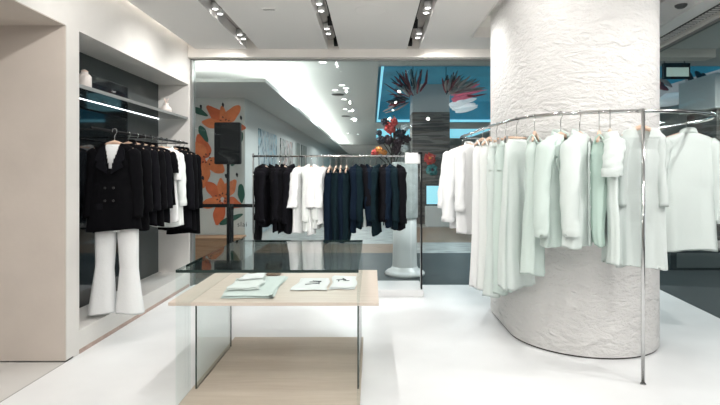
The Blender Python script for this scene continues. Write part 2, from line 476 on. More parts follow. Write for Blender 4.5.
# recessed spotlights in the three slots
sp = [[(213, 8), (218, 13), (235, 34), (241, 38)], [(320, 3), (322, 10), (325, 28), (329, 33)], [(425, 7), (423, 12), (417, 33), (416, 37)]]
sname = ['left', 'middle', 'right']; oname = ['nearest', 'second nearest', 'third nearest', 'farthest']
def spot_lamp(loc, e, tilt=(0, 0), size=125, rad=0.025, parent=None):
    L = bpy.data.lights.new('spot_lamp', 'SPOT')
    L.energy = e; L.spot_size = R(size); L.spot_blend = 0.7; L.shadow_soft_size = rad; L.color = (1.0, 0.975, 0.945)
    o = bpy.data.objects.new('lamp', L); col.objects.link(o)
    o.location = loc; o.rotation_euler = (R(tilt[0]), R(tilt[1]), 0)
    if parent: o.parent = parent
    return o
ES = 30
for i, (row, (sa, sb)) in enumerate(zip(sp, slots)):
    for k, (px, py) in enumerate(row):
        p = Pz(px, py, CZ+0.055)
        p.x = (sa+sb)/2 + (-0.035 if i == 0 else 0.03 if i == 2 else -0.02)
        t = thing('recessed_spotlight', '%s recessed spotlight of four in the %s ceiling slot' % (oname[k], sname[i]), 'spotlight', p, 0, 'recessed spotlights')
        obj('housing', lathe([(0.026, -0.012), (0.036, -0.012), (0.036, 0.05), (0.0, 0.05)], 20), M['white'], t, smooth=True)
        obj('lens', lathe([(0, -0.006), (0.026, -0.010), (0.026, 0.0), (0, 0)], 20), M['lens'], t)
        spot_lamp((0, 0, -0.064), ES*(0.68, 1.0, 0.85)[i], tilt=(18 if k > 1 else 8, (28, 0, -30)[i]), parent=t)
    # thin black track in each slot
    tr = obj('lighting_track', BX(-0.008, -2.5, -0.02, 0.008, 2.5, 0.0), M['black'], None, ((sb-0.028) if i < 2 else sa+0.028, 3.85, CZ+0.118))
    tag(tr, 'thin black lighting track in the %s ceiling slot' % sname[i], 'track')
# unseen fill spots, added behind the camera and at right, aimed at the displays
for (x, y, e, tx, ty) in ((-1.5, -1.2, 1.6, 50, 8), (-0.5, -1.2, 2.2, 50, 0), (0.5, -1.2, 1.8, 50, -10), (1.6, -1.2, 1.3, 50, -12), (2.9, 1.6, 3.0, 42, 2), (2.6, 0.2, 3.0, 46, 0), (3.0, 2.9, 2.2, 34, 6)):
    spot_lamp((x, y, CZ-0.02), ES*e*1.5, tilt=(tx, ty), rad=0.05)
# black track heads
def track_head(loc, label):
    t = thing('track_spotlight', label, 'spotlight', loc, 0, 'black track heads')
    obj('adapter', BX(-0.012, -0.05, -0.028, 0.012, 0.05, -0.002, bev=0.003), M['black'], t)
    bm = lathe([(0, 0), (0.026, 0.002), (0.028, 0.02), (0.028, 0.10), (0.0, 0.105)], 20)
    bmesh.ops.transform(bm, matrix=Matrix.Translation((0, 0.02, -0.11)) @ Matrix.Rotation(R(20), 4, 'X'), verts=bm.verts)
    obj('lamp_head', bm, M['black'], t, smooth=True)
for (px, py, i, lab) in ((325, 15, 1, 'black track spotlight at near end of the middle ceiling slot'), (333, 37, 1, 'black track spotlight at far end of the middle ceiling slot'),
                    (419, 18, 2, 'black track spotlight at near end of the right ceiling slot'), (411, 37, 2, 'black track spotlight at far end of the right ceiling slot')):
    p = Pz(px, py, CZ+0.10); p.x = slots[1][1]-0.028 if i == 1 else slots[2][0]+0.028
    track_head(p, lab)
# lamps of the slots' hidden near part (over and behind the camera)
for i, (sa, sb) in enumerate(slots):
    for y in (0.6, 2.0, 3.4):
        spot_lamp(((sa+sb)/2, y, CZ-0.01), ES*1.5*(0.68, 1.0, 0.85)[i], tilt=(35, (26, 0, -32)[i]))

def alcove_lamp(x, y):  # unseen area light added under the alcove ceiling as soft fill
    L = bpy.data.lights.new('alcove_lamp', 'AREA'); L.size = 0.5; L.energy = 34; L.color = (1.0, 0.95, 0.9)
    o = bpy.data.objects.new('alcove_lamp', L); col.objects.link(o); o.location = (x, y, NT-0.02)
alcove_lamp(-3.7, 1.2)
# ------------------------------------------------------------------ plaster column
def stadium(cx, y0, y1, r, n=40):
    pts = []
    for k in range(n+1):
        a = -PI+PI*k/n; pts.append((cx+r*math.cos(a), y0+r*math.sin(a)))
    for k in range(n+1):
        a = PI*k/n; pts.append((cx+r*math.cos(a), y1+r*math.sin(a)))
    return pts
def column_mesh():
    bm = bmesh.new()
    pts = stadium(1.88, 4.53, 5.2, 0.63)
    zs = [0.014+(3.41-0.014)*k/60 for k in range(61)]
    rings = []
    for z in zs:
        rings.append([bm.verts.new((x, y, z)) for x, y in pts])
    for a, c in zip(rings, rings[1:]):
        for k in range(len(pts)):
            bm.faces.new((a[k], a[(k+1) % len(pts)], c[(k+1) % len(pts)], c[k]))
    return bm
t = thing('column', 'broad rounded white column of rough textured plaster', 'column', (0, 0, 0))
obj('shaft', column_mesh(), M['column'], t, smooth=True)
obj('base_joint', prism(stadium(1.88, 4.53, 5.2, 0.622), 'z', 0.0, 0.014), M['joint'], t)

# ------------------------------------------------------------------ display tables
PH = 0.03
pl = obj('display_plinth', BX(-1.195, 2.55, 0.001, -0.075, 4.36, PH, bev=0.003), M['plinthwood'])
tag(pl, 'low pale wooden floor plinth under the nested tables', 'plinth')
# outer glass table: U of three panes; side panes are slotted for the oak top
T0, T1, TZ = 3.05, 4.43, 0.865
WZ0, WZ1, W0, W1 = 0.579, 0.602, 3.30, 4.42
gt = thing('glass_table', 'tall clear glass waterfall table with dark polished edge, behind and above the oak top', 'table', (-0.635, 3.7, PH))
off = -gt.location
def edge_faces(bm, axis):
    for f in bm.faces:
        n_ = f.normal
        f.normal_update()
        n_ = f.normal
        f.material_index = 0 if abs(n_[axis]) > 0.5 else 1
    return bm
b = BX(-1.198, T0, TZ-0.018, -0.082, T1, TZ)
edge_faces(b, 2); bmesh.ops.translate(b, vec=off, verts=b.verts)
obj('top_pane', b, [M['tableglass'], M['glassedge']], gt)
for X in (-1.198, -0.092):
    poly = [(T0, PH), (W0-0.02, PH), (W0-0.02, WZ1+0.006), (T1, WZ1+0.006), (T1, TZ-0.018), (T0, TZ-0.018)]
    b = prism(poly, 'x', X, X+0.010)
    bmesh.ops.recalc_face_normals(b, faces=b.faces[:])
    bmesh.ops.translate(b, vec=off, verts=b.verts)
    obj('side_pane', b, [M['sidetable']], gt)
# inner table: oak top on two glass legs
wt = thing('oak_topped_table', 'low display table with pale oak top and glass panel legs', 'table', (-0.65, 3.9, PH))
off2 = -wt.location
b = BX(-1.346, W0, WZ0, 0.045, W1, WZ1, bev=0.002); bmesh.ops.translate(b, vec=off2, verts=b.verts)
obj('tabletop', b, M['tablewood'], wt)
for X in (-1.168, -0.096):
    b = BX(X, W0+0.005, PH, X+0.011, 4.12, WZ0)
    for f in b.faces:
        f.normal_update(); f.material_index = 0 if abs(f.normal.x) > 0.5 else 1
    bmesh.ops.translate(b, vec=off2, verts=b.verts)
    obj('leg', b, [M['tableglass'], M['glassedge']], wt)

# folded clothes on the oak top
def folded(corners, z0, h, layers, m, name, label, mark=None, seed=0):
    """corners: near-left, near-right, far-right, far-left (x,y)"""
    rnd = random.Random(seed)
    c = [Vector((x, y)) for x, y in corners]
    cen = sum(c, Vector((0, 0)))/4
    t = thing(name, label, 'clothing', (cen.x, cen.y, z0))
    for L in range(layers):
        bm = bmesh.new()
        N = 14
        grid = {}
        for side in (0, 1):
            for i in range(N+1):
                for j in range(N+1):
                    u, v_ = i/N, j/N
                    p = (c[0]*(1-u)+c[1]*u)*(1-v_)+(c[3]*(1-u)+c[2]*u)*v_
                    p = cen+(p-cen)*(1-0.05*L)
                    e = min(u, 1-u, v_, 1-v_)
                    edge = 1-max(0, 1-e/0.10)**2.5
                    zz = (h/layers)*(L+0.5)+(h/layers)*(0.5 if side else -0.5)*edge
                    if side:
                        zz += 0.0035*math.sin(u*9+seed)*math.sin(v_*7+seed*2)*edge*(L == layers-1)
                    x_ = p.x-cen.x+0.008*math.sin(v_*8+seed+L)*(1 if u in (0, 1) else 0)
                    y_ = p.y-cen.y+0.008*math.sin(u*8+seed*3+L)*(1 if v_ in (0, 1) else 0)
                    grid[side, i, j] = bm.verts.new((x_, y_, max(0.0008, zz)))
        for side in (0, 1):
            for i in range(N):
                for j in range(N):
                    bm.faces.new((grid[side, i, j], grid[side, i+1, j], grid[side, i+1, j+1], grid[side, i, j+1]))
        ring = [(i, 0) for i in range(N)]+[(N, j) for j in range(N)]+[(i, N) for i in range(N, 0, -1)]+[(0, j) for j in range(N, 0, -1)]
        for a, q in zip(ring, ring[1:]+ring[:1]):
            bm.faces.new((grid[0, a[0], a[1]], grid[0, q[0], q[1]], grid[1, q[0], q[1]], grid[1, a[0], a[1]]))
        obj('fold', bm, m, t, smooth=True)
    if mark:
        bm = bmesh.new()
        for (x, y, w, hh, a) in mark:
            bb = BX(-w/2, -hh/2, 0, w/2, hh/2, 0.003)
            bmesh.ops.transform(bb, matrix=Matrix.Translation((x, y, h+0.002)) @ Matrix.Rotation(a, 4, 'Z'), verts=bb.verts)
            me = bpy.data.meshes.new('t'); bb.to_mesh(me); bb.free(); bm.from_mesh(me); bpy.data.meshes.remove(me)
        obj('print', bm, M['print'], t)
    return t
z = WZ1+0.001
def q(px, py): 
    p = Pz(px, py, z); return (p.x, p.y)
folded([q(219, 299), q(272, 299), q(288, 277), q(236, 280)], z, 0.022, 2, M['cl_mint2'], 'folded_trousers', 'folded pale mint garment lying flat at left on the oak table', seed=1)
def q2(px, py):
    p = Pz(px, py, z+0.026); return (p.x, p.y)
folded([q2(225, 291), q2(258, 290), q2(266, 281), q2(236, 282)], z+0.026, 0.020, 2, M['cl_ivory'], 'folded_shirt', 'smaller folded pale shirt stacked on top of the mint garment', seed=2)
folded([q2(237, 284), q2(264, 282), q2(267, 277), q2(246, 278)], z+0.048, 0.016, 1, M['cl_white'], 'folded_scarf', 'small white folded cloth topping the mint stack', seed=5)
folded([q(290, 291), q(327, 291), q(330, 279), q(302, 279)], z, 0.014, 1, M['cl_white'], 'folded_tee', 'white folded tee with dark print, left one of the white pair',
       mark=[(0.02, 0.02, 0.09, 0.008, 0.1), (0.03, 0.05, 0.07, 0.008, -0.2), (0.0, -0.05, 0.10, 0.008, 0.35), (0.05, 0.0, 0.008, 0.10, 0.1)], seed=3)
folded([q(330, 290), q(356, 290), q(357, 278), q(333, 277)], z, 0.020, 2, M['cl_white'], 'folded_tee', 'thicker white folded tee with dark print, at right on oak table',
       mark=[(-0.03, 0.03, 0.06, 0.008, 0.2), (0.0, 0.05, 0.008, 0.07, 0.4), (0.02, 0.0, 0.05, 0.008, -0.4), (-0.04, 0.0, 0.008, 0.06, 0.0)], seed=4)
for (px, w, hh, lab) in ((253.5, 0.040, 0.05, 'small amber candle glass at back of oak table'), (273.5, 0.066, 0.105, 'larger clear glass bowl with amber candle on oak table')):
    p = Pz(px, 275, z)
    t = thing('candle_glass', lab, 'candle', p, 0, 'candle glasses')
    obj('wax', lathe([(0, 0.004), (w*0.90, 0.004), (w*0.92, hh*0.20), (0, hh*0.21)], 24), M['wax'], t, smooth=True)
    obj('cup', lathe([(0, 0), (w*0.93, 0), (w, 0.01), (w*1.02, hh), (w*0.97, hh), (w*0.95, 0.012)], 28), M['bowlglass'], t, smooth=True)

# ------------------------------------------------------------------ garments
MESH = {}
def cached(key, fn):
    if key not in MESH: MESH[key] = fn()
    return MESH[key]

def body_mesh(tab, seed, fold, m, hem=0.015, nth=48, nr=30, k=(5, 9), vneck=None):
    """tab rows (t, z, halfwidth, halfdepth); soft vertical folds grow to the hem"""
    rnd = random.Random(seed)
    ph = [rnd.uniform(0, 6.28) for _ in range(6)]
    bm = bmesh.new(); rings = []
    for i in range(nr+1):
        t = i/nr
        z_, w, d_ = interp(tab, t)
        ring = []
        for j in range(nth):
            a = 2*PI*j/nth
            ca, sa = math.cos(a), math.sin(a)
            x = w*math.copysign(abs(ca)**0.85, ca); y = d_*math.copysign(abs(sa)**0.8, sa)
            s = max(0, t-0.12)**0.8
            f = fold*s*(math.sin(k[0]*a+ph[0]+1.2*t)+0.6*math.sin(k[1]*a+ph[1]-1.5*t)+0.4*math.sin(3*a+ph[2]+2*t))
            y += f*math.copysign(1, sa)*min(1, abs(sa)*2); x += 0.5*f*ca
            y += 0.012*s*math.sin(6*t+ph[3]+2*x)                     # gentle lean of the whole fall
            zz = z_+hem*s*s*math.sin(2*a+ph[4])
            if 0.12 < t < 0.7: y += 0.004*math.sin(22*t+ph[5]+9*x)*abs(sa)
            ring.append(bm.verts.new((x, y, zz)))
        rings.append(ring)
    # turned-in hem
    ring = [bm.verts.new((v.co.x*0.94, v.co.y*0.90, v.co.z+0.03)) for v in rings[-1]]
    rings.append(ring)
    zt = tab[0][1]
    for a, c in zip(rings, rings[1:]):
        for j in range(nth):
            q4 = (a[j], a[(j+1) % nth], c[(j+1) % nth], c[j])
            if vneck:
                ce = sum((v.co for v in q4), Vector((0, 0, 0)))/4
                hv = vneck[0]*(ce.z-(zt-vneck[1]))/vneck[1]
                if ce.y < 0 and hv > 0 and abs(ce.x) < hv: continue
            bm.faces.new(q4)
    bm.faces.new(rings[-1])
    return tomesh(bm, m, True)

def sleeve_mesh(side, z0, x0, L, r0, r1, out, fwd, seed, m, nth=18, nr=22):
    rnd = random.Random(seed); ph = [rnd.uniform(0, 6.28) for _ in range(4)]
    bm = bmesh.new(); rings = []
    for i in range(nr+1):
        t = i/nr
        cx_ = side*(x0+out*(1-(1-t)**2.2)); cz = z0-L*t*(1 if t > 0.0 else 0)
        cy = -fwd*t*t+0.006*math.sin(7*t+ph[0])
        r = r0+(r1-r0)*t
        cap = min(1, (t+0.02)/0.07)**0.5
        ring = []
        for j in range(nth):
            a = 2*PI*j/nth
            rr = r*cap*(1+0.07*math.sin(3*a+ph[1]+9*t)+0.05*math.sin(26*t+ph[2]+2*a))
            ring.append(bm.verts.new((cx_+side*(-0.02*(1-t)) + rr*0.8*math.cos(a), cy+rr*1.08*math.sin(a), cz+0.01*math.cos(a)*side*(t < 0.1))))
        rings.append(ring)
    ring = [bm.verts.new((v.co.x*0.98+0.02*side*x0, v.co.y*0.8, v.co.z+0.03)) for v in rings[-1]]
    rings.append(ring)
    for a, c in zip(rings, rings[1:]):
        for j in range(nth):
            bm.faces.new((a[j], a[(j+1) % nth], c[(j+1) % nth], c[j]))
    bm.faces.new(rings[0][::-1]); bm.faces.new(rings[-1])
    return tomesh(bm, m, True)

def cuff_mesh(side, z, x, y, r, m):
    bm = bmesh.new(); n_ = 18; rings = []
    for (rr, dz) in ((r*1.0, 0.055), (r*1.045, 0.05), (r*1.045, 0.0), (r*0.95, -0.004), (r*0.9, 0.02)):
        rings.append([bm.verts.new((x*side+rr*0.8*math.cos(2*PI*j/n_), y+rr*1.05*math.sin(2*PI*j/n_), z+dz)) for j in range(n_)])
    for a, c in zip(rings, rings[1:]):
        for j in range(n_):
            bm.faces.new((a[j], a[(j+1) % n_], c[(j+1) % n_], c[j]))
    return tomesh(bm, m, True)

def collar_mesh(z, m, h=0.026, w=0.068, dd=0.046, open_=0.5):
    bm = bmesh.new(); n_ = 26; rings = []
    for (s, dz) in ((0.95, -0.015), (0.92, h), (1.0, h+0.004), (1.16, h*0.35), (1.22, -0.012), (1.12, -0.014)):
        ring = []
        for j in range(n_+1):
            a = -PI/2+open_*0.5+(2*PI-open_)*j/n_
            back = 0.5+0.5*math.sin(a)
            front_drop = (1-back)*0.05
            ring.append(bm.verts.new((w*s*math.cos(a), dd*s*math.sin(a), z+dz+0.02*back-front_drop*(1.3 if s > 1.1 else 0.6))))
        rings.append(ring)
    for a, c in zip(rings, rings[1:]):
        for j in range(n_):
            bm.faces.new((a[j], a[j+1], c[j+1], c[j]))
    for j in range(n_):
        bm.faces.new((rings[-1][j], rings[-1][j+1], rings[0][j+1], rings[0][j]))
    return tomesh(bm, m, True)

def strip_mesh(tab, t0, t1, x0, x1, lift, m):
    """a strip lying on the garment's front"""
    bm = bmesh.new(); N = 16; A = []
    for i in range(N+1):
        t = t0+(t1-t0)*i/N
        z_, w, d_ = interp(tab, t)
        row = []
        for x in (x0, x1):
            xx = min(0.98, abs(x)/max(w, .01))
            y = -d_*(1-xx**2)**0.45-lift
            row.append((x, y, z_))
        A.append(row)
    F_ = [[bm.verts.new(p) for p in r] for r in A]
    B_ = [[bm.verts.new((p[0], p[1]+0.012, p[2])) for p in r] for r in A]
    for i in range(N):
        bm.faces.new((F_[i][0], F_[i][1], F_[i+1][1], F_[i+1][0]))
        bm.faces.new((B_[i][0], B_[i+1][0], B_[i+1][1], B_[i][1]))
        bm.faces.new((F_[i][0], F_[i+1][0], B_[i+1][0], B_[i][0]))
        bm.faces.new((F_[i][1], B_[i][1], B_[i+1][1], F_[i+1][1]))
    bm.faces.new((F_[0][0], B_[0][0], B_[0][1], F_[0][1])); bm.faces.new((F_[N][0], F_[N][1], B_[N][1], B_[N][0]))
    return tomesh(bm, m, True)

def button_mesh(x, y, z_, m, r=0.008):
    bm = lathe([(0, 0), (r, 0), (r, 0.004), (0, 0.005)], 12)
    bmesh.ops.transform(bm, matrix=Matrix.Translation((x, y, z_)) @ Matrix.Rotation(PI/2, 4, 'X'), verts=bm.verts)
    return tomesh(bm, m)

def lapel_mesh(side, neck, zb, m, w=0.075, dd=0.09):
    bm = bmesh.new()
    pts = [(0.062, -0.030, neck-0.012), (0.105, -0.050, neck-0.055), (0.125, -dd*0.98, neck-0.150), (0.10, -dd*1.0, neck-0.165), (0.112, -dd*1.05, neck-0.21), (0.012, -dd*1.12, zb), (0.035, -dd*1.0, (neck+zb)/2-0.02), (0.050, -0.062, neck-0.09)]
    A = [bm.verts.new((side*x, y-0.012, zz)) for x, y, zz in pts]
    B = [bm.verts.new((side*x, y+0.006, zz)) for x, y, zz in pts]
    # fan via centre strip
    def ring(Vs, rev):
        idx = [(0, 1, 7), (1, 2, 7), (2, 3, 7), (3, 6, 7), (3, 4, 6), (4, 5, 6)]
        for t in idx:
            f = [Vs[i] for i in t]
            bm.faces.new(f[::-1] if rev else f)
    ring(A, False); ring(B, True)
    for i in range(8):
        bm.faces.new((A[i], A[(i+1) % 8], B[(i+1) % 8], B[i]))
    return tomesh(bm, m)

def hanger(kind, neck, loc, yaw, label, group, wide=0.19):
    t = thing(kind, label, 'hanger', loc, yaw, group)
    def hk():
        pts = [(-0.020, 0, -0.012)]
        for k in range(9):
            a = PI-PI*k/8*1.0
            pts.append((0.0185*math.cos(a), 0, 0.0185*math.sin(a)))
        pts += [(0.0185, 0, -0.012), (0.008, 0, -0.032), (0.0, 0, -0.045), (0, 0, -neck-0.005)]
        return tomesh(TB(pts, 0.0032, 8), M['chrome'], True)
    link('hook', cached(('hook', neck), hk), t)
    if kind == 'wooden_hanger':
        def arms():
            pts = []
            for k in range(-8, 9):
                u = k/8
                pts.append((u*wide, -0.012*abs(u), -neck+0.010-0.066*abs(u)**1.2))
            return tomesh(TB(pts, [0.008+0.006*(1-abs(k)/8) for k in range(-8, 9)], 10, flat=1.3), M['hangwood'], True)
        link('shoulder_arms', cached(('arms', neck, wide), arms), t)
    else:
        def bar(): return tomesh(TB([(-wide, 0, -neck), (wide, 0, -neck)], 0.009, 10), M['hangwood'], True)
        link('crossbar', cached(('bar', neck, wide), bar), t)
        for s in (-1, 1):
            def clip(s=s):
                return tomesh(BX(s*wide*0.86-0.011, -0.014, -neck-0.045, s*wide*0.86+0.011, 0.014, -neck+0.016, bev=0.004), M['steel'])
            link('clip', cached(('clip', neck, wide, s), clip), t)
    return t

def top_tab(neck, L, w=0.20, flare=0.02, depth=0.075, shrug=0.058):
    n_ = -neck
    return [(0.0, n_+0.004, 0.060, 0.042), (0.04, n_-0.012, 0.115, 0.050), (0.08, n_-shrug*0.62, w*0.86, 0.055), (0.12, n_-shrug-0.012, w, 0.060),
            (0.20, n_-0.15, w*1.03, depth), (0.45, n_-L*0.45, w*1.0, depth*1.02), (1.0, n_-L, w+flare, depth*1.1)]

def garment(kind, m, loc, yaw, label, cat, group, neck=0.12, L=0.72, w=0.20, flare=0.02, depth=0.075, Ls=0.55, fold=0.010, seed=1, name=None,
            m2=None, out=0.055, fwd=0.03, cuffs=True, collar=True, buttons=True, r0=0.072, r1=0.052, vneck=None):
    t = thing(name or kind, label, cat, loc, yaw, group)
    mm = m2 or m
    key = (m.name, neck, L, w, flare, depth, Ls, fold, seed, out, fwd, r0, r1, vneck)
    if kind in ('shirt', 'tee', 'blazer', 'jacket', 'blouse', 'coat'):
        tab = top_tab(neck, L, w, flare, depth)
        link('body', cached(('b',)+key, lambda: body_mesh(tab, seed, fold, m, vneck=vneck, nth=140 if vneck else 48, nr=110 if vneck else 30)), t)
        z0 = -neck-0.05
        for s in (-1, 1):
            sl = link('sleeve', cached(('s', s)+key, lambda s=s: sleeve_mesh(s, z0, w-0.012, Ls, r0, r1, out, fwd, seed+s*3, m)), t)
            if cuffs:
                link('cuff', cached(('c', s)+key, lambda s=s: cuff_mesh(s, z0-Ls, w-0.012+out, -fwd, r1, m)), sl)
        if vneck and kind == 'jacket':
            for s in (-1, 1):
                link('lapel', cached(('lp', s)+key, lambda s=s: lapel_mesh(s, -neck, -neck-vneck[1], mm, dd=depth*1.12)), t)
        if kind in ('shirt', 'jacket', 'coat') and collar and not (vneck and kind == 'coat'):
            link('collar', cached(('co',)+key, lambda: collar_mesh(-neck, m)), t)
        if kind in ('shirt', 'blouse', 'coat', 'jacket') and not vneck:
            pk_ = link('placket', cached(('p',)+key, lambda: strip_mesh(tab, 0.10, 0.99, -0.016, 0.016, fold*1.2+0.004, m)), t)
        if kind in ('shirt', 'jacket', 'coat') and buttons and not vneck:
            bmx = M['button_l'] if sum(m.node_tree.nodes['Principled BSDF'].inputs['Base Color'].default_value[:3]) > 0.6 else M['button_d']
            for kq in range(5):
                tt = 0.18+0.16*kq; zz, ww, dd_ = interp(tab, tt)
                link('button', cached(('bt', kq, bmx.name)+key, lambda: button_mesh(0, -dd_-fold*1.2-0.005, zz, bmx)), pk_)
        if kind == 'blazer':
            for s in (-1, 1):
                link('lapel', cached(('lp', s)+key, lambda s=s: lapel_mesh(s, -neck, -neck-0.27, mm, dd=depth*1.08)), t)
            for s in (-1, 1):
                for kq in range(2):
                    zz = -neck-0.39-0.11*kq
                    link('button', cached(('bb', s, kq)+key, lambda: button_mesh(s*0.035, -depth*1.1-0.012, zz, M['button_d'], 0.011)), t)
                def pk(s=s): return strip_mesh(tab, 0.70, 0.755, s*0.06, s*0.17, fold+0.006, mm)
                link('pocket_flap', cached(('pf', s)+key, pk), t)
        if kind in ('tee', 'blouse'):
            def nb():
                n_ = 28; pts = [(0.062*math.cos(2*PI*j/n_), 0.045*math.sin(2*PI*j/n_), -neck-0.004+0.008*math.sin(2*PI*j/n_)) for j in range(n_)]
                return tomesh(TB(pts, 0.007, 8, closed=True), m, True)
            link('neckband', cached(('nb',)+key, nb), t)
    elif kind in ('dress', 'skirt'):
        n_ = -neck
        if kind == 'dress':
            tab = [(0, n_-0.06, w*0.55, 0.045), (0.1, n_-0.14, w*0.80, 0.06), (0.3, n_-L*0.33, w*0.78, 0.065), (1, n_-L, w+flare, depth*1.25)]
        else:
            tab = [(0, n_-0.02, w*0.72, 0.03), (0.06, n_-0.07, w*0.76, 0.04), (1, n_-L, w+flare, depth*1.25)]
        link('body', cached(('b',)+key, lambda: body_mesh(tab, seed, fold, m, k=(7, 12))), t)
        if kind == 'dress':
            for s in (-1, 1):
                def strap(s=s):
                    pts = [(s*0.075, -0.035, n_-0.07), (s*0.078, -0.02, n_-0.03), (s*0.08, 0.0, n_-0.004), (s*0.078, 0.02, n_-0.03), (s*0.075, 0.035, n_-0.07)]
                    return tomesh(TB(pts, 0.008, 8), m, True)
                link('strap', cached(('st', s)+key, strap), t)
        else:
            def wb(): return tomesh(prism([(w*0.74*math.cos(2*PI*j/30), 0.035*math.sin(2*PI*j/30)) for j in range(30)], 'z', n_-0.06, n_-0.018), m, True)
            link('waistband', cached(('wb',)+key, wb), t)
    elif kind == 'trousers':
        n_ = -neck
        def wb(): 
            bm = bmesh.new(); rings = []
            for (zz, ww, dd_) in ((n_-0.020, w*0.88, 0.026), (n_-0.018, w*0.92, 0.03), (n_-0.065, w*0.95, 0.038), (n_-0.07, w*0.9, 0.03)):
                rings.append([bm.verts.new((ww*math.cos(2*PI*j/30), dd_*math.sin(2*PI*j/30), zz)) for j in range(30)])
            for a, c in zip(rings, rings[1:]):
                for j in range(30): bm.faces.new((a[j], a[(j+1) % 30], c[(j+1) % 30], c[j]))
            bm.faces.new(rings[0]); bm.faces.new(rings[-1])
            return tomesh(bm, m, True)
        link('waistband', cached(('wb',)+key, wb), t)
        hip = [(0, n_-0.066, w*0.93, 0.036), (0.5, n_-0.16, w, 0.055), (1.0, n_-0.27, w*0.99, 0.06)]
        link('hips', cached(('hp',)+key, lambda: body_mesh(hip, seed, 0.004, m, hem=0.0, nr=10)), t)
        for s in (-1, 1):
            def leg(s=s):
                tab = [(0, n_-0.21, w*0.48, 0.052), (0.15, n_-0.32, w*0.47, 0.056), (0.55, n_-L*0.60, w*0.42, 0.058), (1, n_-L, w*0.50+flare, depth)]
                me = body_mesh(tab, seed+s, fold, m, hem=0.01, nth=28, k=(3, 5))
                for v in me.vertices:
                    tt = max(0, (n_-0.2-v.co.z)/(L-0.2))
                    v.co.x += s*(w*0.50+(flare*0.9+0.006)*tt)
                return me
            link('trouser_leg', cached(('lg', s)+key, leg), t)
    return t

# ------------------------------------------------------------------ niche on the left: shelf, light, rail, clothes
t = thing('glass_shelf', 'dark glass shelf across the left wall niche', 'shelf', (-2.56, 5.23, 2.17))
obj('shelf_pane', BX(-0.185, -1.20, -0.010, 0.190, 1.20, 0.008), M['shelfglass'], t)
obj('front_edge', BX(0.190, -1.20, -0.020, 0.196, 1.20, 0.009), M['greyframe'], t)
obj('led_strip', BX(-0.1855, -1.20, -0.0145, -0.180, 1.20, -0.0102), M['led'], t)
def pt_on(px, X): return X*F/(px-CX)
def vase(px, X, prof, m, label, name, parts=None):
    t = thing(name, label, 'vase', (X, pt_on(px, X), 2.1785))
    obj('vessel', lathe(prof, 28), m, t, smooth=True)
    return t
v = vase(84.5, -2.52, [(0, 0), (0.050, 0), (0.056, 0.02), (0.056, 0.125), (0.040, 0.145), (0.030, 0.15), (0.030, 0.165), (0.024, 0.165), (0.022, 0.14), (0, 0.13)], M['ceramic'], 'tall cream ceramic jar at near end of niche shelf', 'ceramic_jar')
obj('lid', lathe([(0, 0.15), (0.028, 0.168), (0.030, 0.174), (0.012, 0.185), (0, 0.188)], 20), M['pinkcer'], v, smooth=True)
v = vase(166, -2.50, [(0, 0), (0.045, 0), (0.068, 0.035), (0.060, 0.075), (0.030, 0.10), (0.026, 0.12), (0.034, 0.13), (0.028, 0.13), (0.02, 0.10), (0, 0.09)], M['ceramic'], 'small blush bud vase at far end of niche shelf', 'bud_vase')
for k in range(3):
    a = k*2.1
    obj('dried_stem', TB([(0, 0, 0.09), (0.008*math.cos(a), 0.008*math.sin(a), 0.14), (0.03*math.cos(a), 0.03*math.sin(a), 0.19)], 0.004, 6), M['pinkcer'], v, smooth=True)

RX, RZ = -2.30, 1.83
t = thing('garment_rail', 'black metal hanging rail projecting inside the left niche', 'rail', (RX, 5.2, RZ))
obj('bar', TB([(0, -1.1, 0), (0, 1.02, 0)], 0.012, 14), M['black'], t, smooth=True)
for y in (-0.95, 0.0, 0.98):
    obj('bracket', TB([(-0.445, y, 0.0), (0, y, 0.0)], 0.007, 10), M['black'], t, smooth=True)
def niche(kind, Y, m, label, cat, dx=0.0, hang=True, hl='', **k):
    y = R(random.uniform(-7, 7))
    rot = k.pop('yaw', y)
    g = garment(kind, m, (RX+dx, Y, RZ), rot, label, cat, None, **k)
    if hang:
        hanger('wooden_hanger', k.get('neck', 0.10), (RX+dx, Y, RZ), rot, 'wooden hanger holding the '+hl, 'wooden hangers in the niche', wide=0.17)
    return g
